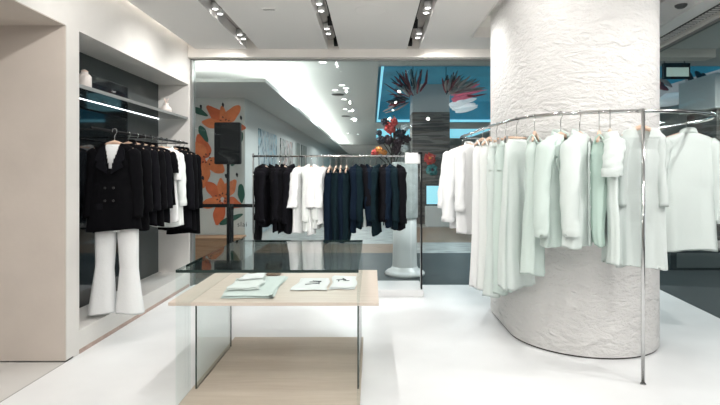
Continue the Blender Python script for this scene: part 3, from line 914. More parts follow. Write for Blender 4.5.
# the face-out outfit at the front
niche('tee', 4.405, M['cl_white'], 'white tee worn under the double-breasted black blazer', 'tee', dx=0.035, hang=False, neck=0.125, L=0.55, w=0.135, depth=0.055, Ls=0.10, seed=31, yaw=R(4), cuffs=False, out=0.0, r0=0.035, r1=0.035)
niche('blazer', 4.40, M['cl_black'], 'black double-breasted blazer over white tee at niche front', 'blazer', dx=0.035, hl='black blazer at niche front', neck=0.11, L=0.76, w=0.185, flare=0.045, depth=0.085, Ls=0.60, seed=32, yaw=R(4), m2=M['cl_char'], fold=0.006, cuffs=False, out=0.035, vneck=(0.066, 0.25))
niche('trousers', 4.43, M['cl_white'], 'white flared trousers hanging below the black blazer', 'trousers', dx=0.04, hang=False, neck=0.62, L=0.985, w=0.185, flare=0.025, depth=0.085, seed=33, yaw=R(4), fold=0.006)
seq = [(4.72, 'coat', 'cl_black', 0.80, 'black coat hanging directly behind the blazer in niche', 'black coat directly behind the blazer'),
       (4.88, 'jacket', 'cl_char', 0.78, 'black jacket third along the niche rail from the blazer', 'third garment along the niche rail'),
       (5.04, 'jacket', 'cl_black', 0.80, 'black jacket fourth along the niche rail from the blazer', 'fourth garment along the niche rail'),
       (5.20, 'shirt', 'cl_char', 0.78, 'black shirt fifth along the niche rail from the blazer', 'fifth garment along the niche rail'),
       (5.33, 'tee', 'cl_black', 0.62, 'black short-sleeved top just before the white shirts in niche', 'black top before white shirts'),
       (5.46, 'blouse', 'cl_white', 0.80, 'white blouse, nearer of the two white ones in niche', 'nearer white blouse in niche'),
       (5.60, 'shirt', 'cl_ivory', 0.86, 'white shirt, farther of the two white ones in niche', 'farther white shirt in niche'),
       (5.84, 'jacket', 'cl_char', 0.92, 'black jacket right behind the white shirts in niche', 'black jacket behind white shirts'),
       (5.97, 'jacket', 'cl_black', 0.95, 'black jacket second from far end of niche rail', 'second garment from niche far end'),
       (6.10, 'coat', 'cl_black', 1.00, 'long black coat last on the niche rail by window', 'last coat on niche rail')]
for i, (Y, kind, mk, L, lab, hl) in enumerate(seq):
    niche(kind, Y, M[mk], lab, {'coat': 'coat', 'jacket': 'jacket', 'shirt': 'shirt', 'tee': 'top', 'blouse': 'blouse'}[kind], hl=hl, neck=0.10, L=L, w=0.172 if 'white' in mk or 'ivory' in mk else 0.185,
          depth=0.05, Ls=0.22 if kind == 'tee' else 0.30 if kind == 'blouse' else 0.58+0.06*(L > 0.9), seed=40+i, fold=0.006, out=0.025, fwd=0.01, r0=0.06, r1=0.05, cuffs=kind != 'tee')

# ------------------------------------------------------------------ long rack at the window
RKY, RKZ = 6.02, 1.665
t = thing('clothing_rack', 'long silver clothing rack with white base before the window', 'rack', (-0.44, RKY, 0))
obj('base', BX(-1.02, -0.13, 0.001, 1.05, 0.40, 0.075, bev=0.004), M['white'], t)
obj('base_top', BX(-1.01, -0.12, 0.075, 1.04, 0.39, 0.083), M['white'], t)
obj('rail', TB([(-1.00, 0, RKZ), (1.03, 0, RKZ)], 0.013, 14), M['chrome'], t, smooth=True)
for x in (-0.99, 1.03):
    obj('post', TB([(x, -0.0, 0.08), (x, 0, RKZ+0.035)], 0.011, 12), M['chrome'], t, smooth=True)
obj('end_block', BX(0.84, -0.02, RKZ-0.09, 1.02, 0.10, RKZ+0.04, bev=0.006), M['white'], t)
obj('end_post', BX(1.018, -0.10, 0.083, 1.036, -0.075, RKZ+0.04), M['black'], t)
obj('top_cap', BX(0.99, -0.10, RKZ+0.022, 1.036, 0.02, RKZ+0.045), M['black'], t)

ords = ['first', 'second', 'third', 'fourth', 'fifth', 'sixth', 'seventh', 'eighth', 'ninth', 'tenth']
rack = []
for k, (px, bot) in enumerate(zip((259, 266, 273, 279.5, 285, 290.5), (240, 226, 224, 231, 232, 232))):
    rack.append((px, bot, ('shirt', 'jacket', 'coat')[k % 3], ('cl_black', 'cl_char')[k % 2], 'black', k, 6))
for k, (px, bot) in enumerate(zip((299, 305.5, 311, 317, 323), (232, 230, 234, 228, 224))):
    rack.append((px, bot, ('blouse', 'shirt')[k % 2], ('cl_white', 'cl_ivory')[k % 2], 'white', k, 5))
for k, (px, bot) in enumerate(zip((330, 336, 341, 346.5), (241, 240, 241, 239))):
    rack.append((px, bot, 'dress', ('cl_navy', 'cl_teal')[k % 2], 'navy long', k, 4))
for k, (px, bot) in enumerate(zip((353, 359, 364.5, 370, 376, 382, 387.5, 393, 401), (231, 228, 208, 226, 234, 222, 226, 228, 229))):
    rack.append((px, bot, ('jacket', 'shirt', 'shirt')[k % 3], ('cl_navy', 'cl_teal', 'cl_char')[k % 3], 'dark navy', k, 9))
nice = {'jacket': 'jacket', 'shirt': 'shirt', 'coat': 'coat', 'blouse': 'blouse', 'dress': 'dress'}
for i, (px, bot, kind, mk, cname, k, n_) in enumerate(rack):
    X = (px-CX)*RKY/F
    L = (RKZ-0.145)-(H-(bot-CY)*RKY/F)
    yaw = R(90+random.uniform(-16, 16)) if cname != 'white' else R(90+random.uniform(-16, 16))
    if random.random() < 0.5: yaw += PI
    where = '%s from left of the %d %s ones on the window rack' % (ords[k], n_, cname)
    garment(kind, M[mk], (X, RKY, RKZ), yaw, '%s %s, %s' % (cname.replace(' long', ''), 'long dress' if kind == 'dress' else nice[kind], where), nice[kind], cname+' garments on the window rack',
            neck=0.14, L=L, w=0.175, depth=0.036 if cname != 'white' else 0.042, Ls=min(L-0.08, 0.56+0.02*(i % 3)) if kind != 'blouse' else 0.42, fold=0.008, seed=60+i, out=0.03, fwd=0.012,
            r0=0.042, r1=0.036 if kind != 'blouse' else 0.062, cuffs=kind != 'blouse')
    hanger('wooden_hanger', 0.14, (X, RKY, RKZ), yaw, 'hanger holding the %s %s garment from left among the %d on window rack' % (ords[k], cname, n_), 'hangers on the window rack', wide=0.15)

# ------------------------------------------------------------------ chrome rail round the column and its clothes
OZ = 1.893
ctrl = [(1.09, 6.05), (1.085, 5.3), (1.10, 4.68), (1.16, 4.07), (1.27, 3.79), (1.50, 3.61), (1.90, 3.525), (2.26, 3.55), (2.56, 3.74), (2.73, 4.08), (2.79, 4.6), (2.78, 5.4), (2.55, 6.05), (1.9, 6.25), (1.3, 6.22)]
def catmull(c, n=12):
    out = []
    N = len(c)
    for i in range(N):
        p0, p1, p2, p3 = [Vector(c[(i+j-1) % N]) for j in range(4)]
        for k in range(n):
            t_ = k/n
            out.append(0.5*((2*p1)+(p2-p0)*t_+(2*p0-5*p1+4*p2-p3)*t_*t_+(3*p1-p0-3*p2+p3)*t_**3))
    return out
loop = catmull(ctrl)
rt = thing('round_clothing_rail', 'looping chrome clothing rail around the white column', 'rail', (1.905, 3.525, 0))
ro = Vector((1.905, 3.525))
obj('rail', TB([(p.x-ro.x, p.y-ro.y, OZ) for p in loop], 0.0135, 14, closed=True), M['chrome'], rt, smooth=True)
obj('post', TB([(-0.035, -0.075, 0.006), (-0.035, -0.075, OZ+0.004)], 0.0125, 14), M['chrome'], rt, smooth=True)
obj('foot', lathe([(0, 0), (0.020, 0), (0.020, 0.006), (0.013, 0.008)], 24, -0.035, -0.075), M['chrome'], rt, smooth=True)
obj('post_connector', TB([(-0.035, -0.075, OZ), (-0.035, 0, OZ)], 0.011, 12), M['chrome'], rt, smooth=True)
obj('post', TB([(0, 2.72, 0.0), (0, 2.72, OZ-0.01)], 0.0125, 14), M['chrome'], rt, smooth=True)
obj('joint', TB([(1.09-ro.x, 6.0-ro.y, OZ), (1.09-ro.x, 6.10-ro.y, OZ)], 0.019, 12), M['black'], rt, smooth=True)

near = loop[:12*11]
ixm = max(range(len(near)), key=lambda j: near[j].x/near[j].y)
def rail_at(px):
    best = None
    for i in range(1, ixm):
        p = near[i]; x = CX+p.x/p.y*F
        e = abs(x-px)
        if best is None or e < best[0]: best = (e, i)
    i = best[1]; p = near[i]; tg = (near[i+1]-near[i-1]).normalized()
    return p, tg
def on_rail(kind, px, m, label, cat, yaw_off=0, hk='wooden_hanger', hl='', at=None, wide=0.18, neck=0.16, name=None, **k):
    if at is not None:
        p = Vector(at); i = min(range(len(near)), key=lambda j: (near[j]-p).length); p = near[i]
        tg = (near[i+1]-near[i-1]).normalized()
    else:
        p, tg = rail_at(px)
    # garment's shoulder line lies across the rail
    yaw = math.atan2(tg.y, tg.x)+PI/2+R(yaw_off)
    if yaw_off is None: yaw = 0
    loc = (p.x, p.y, OZ)
    if kind:
        garment(kind, m, loc, yaw, label, cat, None, neck=neck, name=name, **k)
    hanger(hk, neck, loc, yaw, ('wooden hanger' if hk == 'wooden_hanger' else 'clip hanger')+' holding the '+hl, 'hangers on the round rail', wide=wide)
# left side, hanging aslant the straight run
W_, I_, N1, N2 = M['cl_white'], M['cl_ivory'], M['cl_mint'], M['cl_mint2']
on_rail('blouse', 0, W_, 'white full-sleeved blouse, leftmost on the round rail', 'blouse', 12, at=(1.09, 5.98), hl='leftmost white blouse', neck=0.13, L=0.86, w=0.19, Ls=0.66, seed=101, out=0.06, r0=0.08, r1=0.085, depth=0.05, wide=0.17)
on_rail('blouse', 0, W_, 'white blouse, second from left on the round rail', 'blouse', 14, at=(1.09, 5.76), hl='second white blouse', neck=0.13, L=0.92, w=0.18, Ls=0.80, seed=102, out=0.05, r0=0.075, r1=0.09, depth=0.05, wide=0.165)
on_rail('shirt', 0, W_, 'white collared shirt, third from left on the round rail', 'shirt', 30, at=(1.09, 5.5), hl='third white shirt', neck=0.13, L=0.96, w=0.165, Ls=0.66, seed=103, out=0.02, r0=0.06, r1=0.06, depth=0.05, wide=0.15)
on_rail('dress', 0, W_, 'long white dress beside the white shirts on round rail', 'dress', 36, at=(1.09, 4.92), hl='long white dress', neck=0.11, L=1.44, w=0.145, flare=0.0, seed=104, fold=0.014, depth=0.06, wide=0.13)
on_rail('dress', 0, I_, 'long off-white dress between white dress and mint trousers', 'dress', 38, at=(1.095, 4.70), hl='long off-white dress', neck=0.12, L=1.38, w=0.145, flare=0.0, seed=115, fold=0.014, depth=0.055, wide=0.13)
on_rail('trousers', 0, N2, 'pale mint wide trousers clipped up, left of the two pairs', 'trousers', 50, at=(1.105, 4.48), hk='clip_hanger', hl='left pair of mint trousers', neck=0.15, L=1.36, w=0.15, flare=0.01, seed=105, fold=0.011, depth=0.06, wide=0.14)
on_rail('trousers', 0, N1, 'mint wide trousers clipped up, right of the two pairs', 'trousers', 42, at=(1.13, 4.24), hk='clip_hanger', hl='right pair of mint trousers', neck=0.15, L=1.29, w=0.14, flare=0.01, seed=106, fold=0.010, depth=0.042, wide=0.14)
on_rail('skirt', 0, N2, 'long pale mint skirt clipped beside the mint trousers', 'skirt', 14, at=(1.17, 4.02), hk='clip_hanger', hl='long pale mint skirt', neck=0.15, L=1.20, w=0.155, flare=0.01, seed=107, fold=0.016, depth=0.05, wide=0.125)
on_rail('dress', 535, N1, 'slim mint slip dress left of the mint jackets', 'dress', 25, hl='slim mint slip dress', neck=0.14, L=1.06, w=0.145, flare=0.0, seed=108, fold=0.014, depth=0.06, wide=0.11)
on_rail('jacket', 559, N1, 'mint jacket with sleeve forward, left of the jacket pair', 'jacket', -28, vneck=(0.07, 0.40), hl='left mint jacket', neck=0.16, L=0.80, w=0.17, Ls=0.68, seed=109, fold=0.013, depth=0.055, out=0.05, r0=0.07, r1=0.055, fwd=0.02, wide=0.155)
on_rail('shirt', 581, N2, 'pale mint shirt in the middle of the round rail front', 'shirt', -24, hl='pale mint middle shirt', neck=0.16, L=0.80, w=0.17, Ls=0.66, seed=110, fold=0.014, depth=0.055, out=0.04, r0=0.07, r1=0.055, wide=0.155)
on_rail('dress', 597, M['cl_mintdk'], 'deeper green slip hanging behind the middle mint shirt', 'dress', 170, hl='deeper green slip', neck=0.16, L=0.78, w=0.12, flare=0.01, seed=116, fold=0.006, depth=0.032, wide=0.10)
on_rail('tee', 611, N2, 'narrow mint short-sleeved top seen edge-on left of chrome post', 'top', 176, hl='edge-on mint top', neck=0.15, L=0.92, w=0.165, Ls=0.26, seed=111, fold=0.013, depth=0.035, out=0.05, r0=0.065, r1=0.055, cuffs=True, wide=0.15)
on_rail('coat', 643, M['cl_sheer'], 'sheer pale mint long shirt behind the chrome post', 'shirt', -98, hl='sheer mint long shirt', neck=0.12, L=0.98, w=0.145, Ls=0.50, flare=0.02, seed=112, fold=0.013, depth=0.036, out=0.0, r0=0.045, r1=0.035, vneck=(0.05, 0.2), wide=0.13, cuffs=False)
on_rail('shirt', 0, N2, 'large pale mint shirt with its back showing, far right', 'shirt', 0, at=(2.79, 4.42), hl='large mint shirt at far right', neck=0.085, L=1.03, w=0.225, Ls=0.74, seed=114, fold=0.014, depth=0.06, out=0.035, wide=0.22)
hanger('wooden_hanger', 0.10, (near[min(range(len(near)), key=lambda j: (near[j]-Vector((2.78, 5.0))).length)].x, 5.0, OZ), R(5), 'bare wooden hanger just behind the large mint shirt at far right', 'hangers on the round rail', wide=0.26)

# ------------------------------------------------------------------ concourse beyond the glass
MC = 3.30
struct('floor_concourse', BX(-5, GY+0.02, -0.12, 12, 9.2, -0.002), M['m_floor'])
struct('floor_concourse_pale', BX(0.62, 9.2, -0.12, 12, 10.6, -0.002), M['m_pale'])
struct('floor_concourse_brown', BX(0.62, 10.6, -0.12, 12, 13.6, -0.002), M['m_brown'])
struct('floor_concourse_brown_left', BX(-5, 9.2, -0.12, 0.62, 10.4, -0.002), M['m_brown'])
struct('floor_concourse_pale_left', BX(-5, 10.4, -0.12, 0.62, 13.6, -0.002), M['m_pale'])
struct('floor_concourse_far', BX(-5, 13.6, -0.12, 12, 32, -0.002), M['m_far'])
SZ = 2.75
struct('wall_mural', BX(-5, 8.55, 0, -2.17, 8.7, SZ), M['m_wall'])
struct('wall_concourse_left', BX(-2.32, 8.7, 0, -2.17, 32, SZ), M['m_wall'])
b = bmesh.new(); box(b, -5, 7.07, SZ, -1.51, 8.7, SZ+0.05); box(b, -2.32, 8.7, SZ, -1.51, 32, SZ+0.05)
struct('ceiling_soffit', b, M['m_wall'])
struct('wall_concourse_end', BX(-5, 32, 0, 12, 32.2, 4), M['m_wall'])
struct('wall_concourse_right', BX(12, 6, 0, 12.2, 32, 4), M['m_wall'])
struct('wall_concourse_west', BX(-5.2, 6.62, 0, -5, 32, 4), M['m_white'])
AT = (0.16, 8.6, 7.8, 18.0)
b = bmesh.new()
for a in cells(-5, 6.64, 12, 32, [AT, (0.2, 20.5, 5, 26)]): box(b, a[0], a[1], MC, a[2], a[3], MC+0.12)
struct('ceiling_concourse', b, M['m_ceiling'])
struct('ceiling_far_panel', BX(0.2, 20.5, MC+0.02, 5, 26, MC+0.06), M['m_cyan'])
led('cove_light', 'hidden cool light strip on top of the concourse soffit', -1.75, 7.4, SZ+0.06, -1.68, 31, SZ+0.08)
led('cove_light', 'hidden cool light strip above the mural soffit front', -4.8, 7.25, SZ+0.06, -1.9, 7.32, SZ+0.08)
led('cove_light', 'hidden cool light strip above the mural soffit back', -4.8, 8.35, SZ+0.06, -1.9, 8.45, SZ+0.08)
# blue light well in the concourse ceiling with hanging coral-like strands
WZT = 4.06
pn = thing('ceiling_light_well', 'large glowing blue light well in the concourse ceiling', 'light well', (AT[0], AT[1], MC))
wx, wy, wh = AT[2]-AT[0], AT[3]-AT[1], WZT-MC
obj('blue_top', BX(-0.05, -0.05, wh, wx+0.05, wy+0.05, wh+0.05), M['m_blue'], pn)
obj('blue_side', BX(-0.05, 0, 0.0, 0.0, wy, wh), M['m_blue'], pn)
obj('blue_side', BX(0, wy, 0.0, wx, wy+0.05, wh), M['m_blue'], pn)
obj('mauve_side', BX(wx, 0, 0.0, wx+0.05, wy, 0.5), M['s_mauve'], pn)
obj('blue_side', BX(wx, 0, 0.5, wx+0.05, wy, wh), M['m_blue'], pn)
obj('near_side', BX(0, -0.05, 0.0, wx, 0, wh), M['m_blue'], pn)
obj('edge_light', BX(0.0, 0.02, 0.02, 0.05, wy-0.02, 0.10), M['m_cyan'], pn)
obj('edge_light', BX(0.05, wy-0.10, 0.02, wx-0.02, wy-0.02, 0.10), M['m_cyan'], pn)
srnd = random.Random(11)
def strands(name, label, root, Y, items):
    """a hanging spray of tapered strands"""
    o = P(root[0], root[1], Y)
    t = thing(name, label, 'sculpture', o)
    obj('hanging_cable', TB([(0, 0, 0), (0, 0, WZT-o.z)], 0.008, 6), M['stem'], t, smooth=True)
    for (p0, p1, w_, mk) in items:
        a = P(p0[0], p0[1], Y+srnd.uniform(-0.3, 0.3))-o; c = P(p1[0], p1[1], Y+srnd.uniform(-0.4, 0.4))-o
        if a.z+o.z > WZT-0.03: a.z = WZT-0.03-o.z
        if c.z+o.z > WZT-0.03: c.z = WZT-0.03-o.z
        mid = (a+c)/2+Vector((srnd.uniform(-.06, .06), srnd.uniform(-.1, .1), srnd.uniform(-.06, .06)))
        q1 = a*0.56+mid*0.44; q2 = c*0.56+mid*0.44
        obj('strand', TB([a, q1, mid, q2, c], [w_*0.5, w_*0.9, w_, w_*0.8, w_*0.25], 7), M[mk], t, smooth=True)
it = []
for k in range(46):
    u = k/45; ang = R(200-125*u+srnd.uniform(-8, 8))
    cx_, cy_ = 416, 100
    r0_ = srnd.uniform(6, 18); r1_ = srnd.uniform(22, 36)
    it.append(((cx_+r0_*math.cos(ang), cy_-r0_*math.sin(ang)*0.8), (cx_+r1_*math.cos(ang), max(69, cy_-r1_*math.sin(ang))), srnd.uniform(.012, .038), srnd.choice(['s_dark', 's_red', 's_red', 's_dark', 's_tan'])))
strands('hanging_sculpture', 'hanging spray of dark and red strands left of the banded column', (413, 90), 12.0, it)
it = []
for k in range(40):
    u = k/39; ang = R(95-88*u+srnd.uniform(-6, 6))
    cx_, cy_ = 446, 96
    r0_ = srnd.uniform(2, 12); r1_ = srnd.uniform(15, 24)+24*u*srnd.uniform(.6, 1)
    mk = srnd.choice(['s_red', 's_tan', 's_dark', 's_red', 's_tan']) if u < 0.72 else srnd.choice(['s_red', 's_tan', 's_pink'])
    it.append(((cx_+r0_*math.cos(ang), cy_-r0_*math.sin(ang)*0.8), (cx_+r1_*math.cos(ang), max(69, cy_-r1_*math.sin(ang)*0.85)), srnd.uniform(.014, .045), mk))
for k in range(18):
    x_ = 449+srnd.uniform(0, 8); y_ = 97+k*0.75
    it.append(((x_, y_+2), (x_+srnd.uniform(12, 24), y_-3), srnd.uniform(.035, .06), 's_pink' if k < 6 else 's_white'))
strands('hanging_sculpture', 'hanging spray of red, pink and white strands right of banded column', (446, 90), 12.2, it)
it = []
for k in range(10):
    it.append(((656+srnd.uniform(0, 6), 101+k*0.5), (690+srnd.uniform(-12, 10), 93+k*0.5), .07, 's_white'))
for (a_, c_, mk) in (((680, 97), (692, 95), 's_pink'), ((694, 94), (707, 88), 's_red'), ((688, 72), (691, 84), 's_dark'), ((696, 72), (698, 82), 's_dark'), ((703, 74), (703, 84), 's_dark'), ((660, 80), (668, 90), 's_red'), ((663, 78), (672, 87), 's_tan')):
    it.append((a_, c_, .06, mk))
strands('hanging_sculpture', 'hanging spray of white and red strands at far right', (686, 90), 11.0, it)

# downlights and dark speakers of the concourse ceiling
dl = [(323, 62), (335, 90), (342, 85), (346, 88), (344, 99), (345, 109), (350, 111), (352, 119), (355, 121), (348, 133), (358, 134)]
for i, (px, py) in enumerate(dl):
    t = thing('downlight', 'small round concourse downlight in the grey ceiling beyond the glass', 'light', Pz(px, py, MC), 0, 'concourse downlights')
    obj('rim', lathe([(0.055, -0.008), (0.07, -0.008), (0.075, 0)], 20), M['m_white'], t)
    obj('lens', lathe([(0, -0.004), (0.055, -0.006), (0.055, -0.001), (0, -0.001)], 20), M['lens'], t)
for (px, py, lab) in ((338, 94.5, 'dark round ceiling speaker in concourse, nearer one'), (346, 116, 'dark round ceiling speaker in concourse, farther one')):
    t = tag(obj('ceiling_speaker', lathe([(0, -0.02), (0.13, -0.02), (0.15, 0)], 24), M['darkframe'], None, Pz(px, py, MC), smooth=True), lab, 'speaker')

# banded column, kiosk screen
t = thing('banded_column', 'square timber-banded concourse column behind the hanging clothes', 'column', (1.71, 14.9, 0))
obj('shaft', BX(-0.55, -0.4, -0.002, 0.55, 0.5, 3.25, bev=0.02), M['banded'], t)
obj('upper_casing', BX(-0.54, -0.39, 3.25, 0.54, 0.49, WZT), M['m_colgrey'], t)
t = thing('screen_kiosk', 'grey cabinet kiosk with a lit cyan screen, far concourse', 'kiosk', (1.95, 14.0, 0))
obj('cabinet', BX(-0.45, -0.2, 0, 0.5, 0.2, 0.56, bev=0.01), M['m_colgrey'], t)
obj('screen_frame', BX(-0.47, -0.05, 0.56, 0.55, 0.05, 1.17, bev=0.01), M['darkframe'], t)
obj('screen', BX(-0.43, -0.056, 0.61, 0.51, -0.049, 1.12), M['screen'], t)
obj('screen_icon', lathe([(0, 0), (0.05, 0), (0.05, 0.004), (0, 0.004)], 16), M['m_colgrey'], t).location = (0.05, -0.058, 0.86)
t.children[-1].rotation_euler = (PI/2, 0, 0)

# flowers
def pom(r, seed, n_=2, spike=0.35):
    rnd = random.Random(seed); bm = bmesh.new()
    bmesh.ops.create_icosphere(bm, subdivisions=n_, radius=r)
    for f in list(bm.faces):
        pass
    for v in bm.verts:
        v.co *= 1+rnd.uniform(-spike, spike)
    return bm
t = thing('flower_decoration', 'round spiky red flower fixed on the banded column', 'flower', P(430, 158.5, 14.30), 0, 'flowers on the banded column')
obj('petals', pom(0.15, 3, 3), M['f_red'], t)
obj('heart', pom(0.06, 4, 1), M['f_orange'], t).location = (0, -0.13, 0)
t = thing('flower_decoration', 'dark teal spiky flower below the red one on the column', 'flower', P(432, 170, 14.30), 0, 'flowers on the banded column')
obj('petals', pom(0.14, 5, 3), M['f_teal'], t)
obj('heart', pom(0.05, 6, 1), M['f_dark'], t).location = (0, -0.12, 0)
t = thing('flower_tree', 'tall artificial tree of red, white and orange blossoms in concourse', 'plant', (0.55, 13.2, 0))
obj('trunk', TB([(0, 0, 0), (0.03, 0, 1.0), (-0.02, 0.02, 1.9), (0.05, 0, 2.5), (0.02, 0, 3.0)], [0.06, 0.05, 0.045, 0.035, 0.02], 10), M['stem'], t, smooth=True)
for i, (px, py, r, mk) in enumerate([(379, 150, .09, 'f_orange'), (384, 153, .07, 'f_orange'), (375, 153, .08, 'f_red'), (390, 128, .13, 'f_red'), (385, 122, .09, 's_dark'), (394, 122, .09, 'f_red'), (400, 134, .13, 's_dark'),
                                     (404, 128, .09, 'm_white'), (399, 143, .12, 'f_dark'), (388, 140, .11, 'f_dark'), (381, 140, .10, 's_dark'), (404, 148, .09, 'm_white'), (396, 150, .10, 'f_dark'), (379, 133, .07, 's_dark'), (407, 139, .09, 'f_dark')]):
    p = P(px, py, 13.2)-Vector(t.location)
    b = TB([(0.02, 0, max(0.5, p.z-0.5)), (p.x*0.5, 0, p.z-0.22), (p.x, 0, p.z)], 0.012, 6)
    obj('branch', b, M['stem'], t, smooth=True)
    bl = obj('blossom', pom(r, 20+i, 3, 0.45), M[mk], t); bl.location = (p.x, -0.03, p.z)

# pedestal column
t = thing('pedestal', 'white round pedestal with flared base just outside the glass', 'pedestal', (0.475, 7.25, -0.002))
obj('base', lathe([(0, 0), (0.285, 0), (0.29, 0.03), (0.26, 0.06), (0.20, 0.085), (0.185, 0.12), (0, 0.12)], 40), M['white'], t, smooth=True)
obj('shaft', lathe([(0.18, 0.12), (0.172, 0.4), (0.170, 0.82), (0, 0.82)], 40), M['white'], t, smooth=True)
obj('marble_drum', lathe([(0, 0.82), (0.185, 0.82), (0.19, 0.84), (0.19, 1.60), (0.18, 1.62), (0, 1.62)], 40), M['marble'], t, smooth=True)

# mural with flowers
MY = 8.55
mu = thing('wall_mural_painting', 'cream wall mural of big orange flowers with dark green leaves', 'mural', P(221, 250, MY-0.001))
mo = Vector(mu.location)
def mural_poly(pts, m, name, lift):
    poly = [((p-mo).x, (p-mo).z) for p in (P(x, y, MY) for x, y in pts)]
    obj(name, prism(poly, 'y', -0.006-lift, -0.001-lift+0.0), m, mu)
mural_poly([(170, 97.5), (244.4, 97.5), (244.4, 256), (170, 256)], M['canvas'], 'painted_ground', -0.0005)
def petal(base, tip, w, m, name='petal', lift=0.006):
    b_ = Vector(base); t_ = Vector(tip); dd = t_-b_; nn = Vector((-dd.y, dd.x)).normalized()
    L_, R_ = [], []
    for i in range(11):
        u = i/10; ww = w*(math.sin(PI*(0.06+0.90*u**0.8)))**0.75*(1+0.10*math.sin(9*u+base[0]))
        L_.append(b_+dd*u+nn*ww); R_.append(b_+dd*u-nn*ww)
    mural_poly([tuple(p) for p in L_]+[tuple(p) for p in R_[::-1]], m, name, lift)
n_ = 0
for base, tip, w, mk in [((224, 122), (207, 106), 5.5, 'p_orange2'), ((226, 121), (240, 106), 6.0, 'p_orange'), ((222, 125), (202, 122), 5, 'p_orange'), ((228, 126), (246, 128), 4.5, 'p_orange2'), ((225, 126), (222, 106), 4, 'p_orange'),
                         ((207, 158), (199, 134), 7, 'p_orange2'), ((208, 160), (224, 172), 7, 'p_orange'), ((206, 160), (192, 168), 6.5, 'p_orange2'), ((205, 163), (203, 188), 6, 'p_orange'), ((206, 155), (190, 142), 6, 'p_orange'),
                         ((221, 198), (206, 182), 6, 'p_orange2'), ((223, 197), (236, 180), 6, 'p_orange'), ((221, 200), (201, 206), 5.5, 'p_orange'), ((222, 202), (217, 225), 6, 'p_orange2'), ((224, 200), (242, 206), 5.5, 'p_orange2'), ((222, 196), (221, 178), 4, 'p_orange')]:
    petal(base, tip, w, M[mk], 'petal', 0.006+0.0004*n_); n_ += 1
for base, tip, w in [((193, 108), (208, 116), 3), ((200, 126), (208, 142), 3.5), ((193, 184), (203, 200), 3), ((241, 184), (242, 203), 3.5), ((220, 224), (243, 214), 3), ((238, 150), (232, 166), 4), ((242, 132), (238, 146), 3)]:
    petal(base, tip, w, M['p_green'], 'leaf', 0.014)
for x, y in ((201, 107), (223, 105), (241, 118), (240, 140), (237, 175), (226, 176), (203, 178)):
    petal((x, y-2.2), (x+0.6, y+2.2), 1.1, M['p_black'], 'dot', 0.014)
for c0 in ((207, 159), (222, 198), (225, 123)):
    for k in range(9):
        a = k*0.7+c0[0]
        r0_ = 2.5+(k % 3)*1.3
        petal((c0[0]+math.cos(a)*r0_, c0[1]+math.sin(a)*r0_), (c0[0]+math.cos(a)*(r0_+2), c0[1]+math.sin(a)*(r0_+2)), 0.6, M['p_black'], 'stamen', 0.0145)
cu = bpy.data.curves.new('lettering', 'FONT'); cu.body = 'slai'; cu.size = 0.115; cu.extrude = 0.001; cu.space_character = 1.15
to = bpy.data.objects.new('tmp', cu); col.objects.link(to)
bpy.context.view_layer.update()
me = bpy.data.meshes.new_from_object(to.evaluated_get(bpy.context.evaluated_depsgraph_get()))
bpy.data.objects.remove(to)
me.materials.clear(); me.materials.append(M['p_black'])
lo = link('lettering', me, mu); lo.rotation_euler = (PI/2, 0, 0)
lo.location = P(237.2, 226.5, MY-0.012)-mo

# bench, black panel on a pole, belt barrier
t = thing('bench', 'low brown slatted wooden bench against the flower mural', 'bench', (-2.55, 8.30, -0.002))
for k in range(4):
    obj('slat', BX(-0.62, -0.20+0.10*k, 0.39, 0.42, -0.11+0.10*k, 0.42, bev=0.004), M['bench'], t)
obj('front_panel', BX(-0.60, -0.19, 0.05, 0.40, -0.17, 0.39), M['bench'], t)
for x in (-0.56, 0.34):
    obj('leg', BX(x-0.03, -0.16, 0, x+0.03, 0.16, 0.39), M['stem'], t)
t = thing('loudspeaker_stand', 'black rectangular panel on a black pole before the flower mural', 'stand', P(228, 250, 7.6).to_2d().to_3d()+Vector((0, 0, -0.002)))
b = BX(-0.20, -0.05, 1.60, 0.20, 0.05, 2.235, bev=0.02); obj('panel', b, M['black'], t)
obj('panel_face', BX(-0.165, -0.058, 1.64, 0.165, -0.050, 2.20, bev=0.003), M['black'], t)
obj('pole', TB([(0, 0.01, 0.02), (0, 0.01, 1.62)], 0.024, 14), M['black'], t, smooth=True)
obj('base_plate', lathe([(0, 0), (0.20, 0), (0.20, 0.015), (0.03, 0.03), (0, 0.03)], 32), M['black'], t, smooth=True)
t = thing('belt_barrier', 'black queue barrier post with belt stretched across the mural', 'barrier', (P(231.5, 250, 7.3).x, 7.3, -0.002))
obj('post', TB([(0, 0, 0.02), (0, 0, 0.98)], 0.030, 16), M['black'], t, smooth=True)
obj('post_cap', lathe([(0, 1.02), (0.034, 1.01), (0.036, 0.94), (0, 0.94)], 20), M['black'], t, smooth=True)
obj('base_plate', lathe([(0, 0), (0.17, 0), (0.17, 0.015), (0.03, 0.03), (0, 0.03)], 32), M['black'], t, smooth=True)
obj('belt', BX(-0.75, -0.004, 0.965, 0.42, 0.004, 1.015), M['black'], t)

# framed art along the corridor wall
for (px0, px1, y0_, y1_, mk, lab) in ((258, 276, 2.32, 0.3, 'art_blue', 'tall blue patterned artwork on the concourse side wall'), (280, 292, 2.30, 0.3, 'art_grey', 'grey artwork with red flecks on the concourse side wall'),
                             (295.5, 299.5, 2.35, 0.3, 'art_stripe', 'narrow dark green striped artwork, left of the pair'), (301, 306, 2.35, 0.3, 'art_stripe', 'narrow dark green striped artwork, right of the pair')):
    ya, yb = -2.17*F/(px0-CX), -2.17*F/(px1-CX)
    t = thing('wall_art', lab, 'artwork', (-2.169, (ya+yb)/2, 0.3))
    hw = (yb-ya)/2
    obj('picture', BX(0.0, -hw, 0, 0.02, hw, y0_-0.3), M[mk], t)

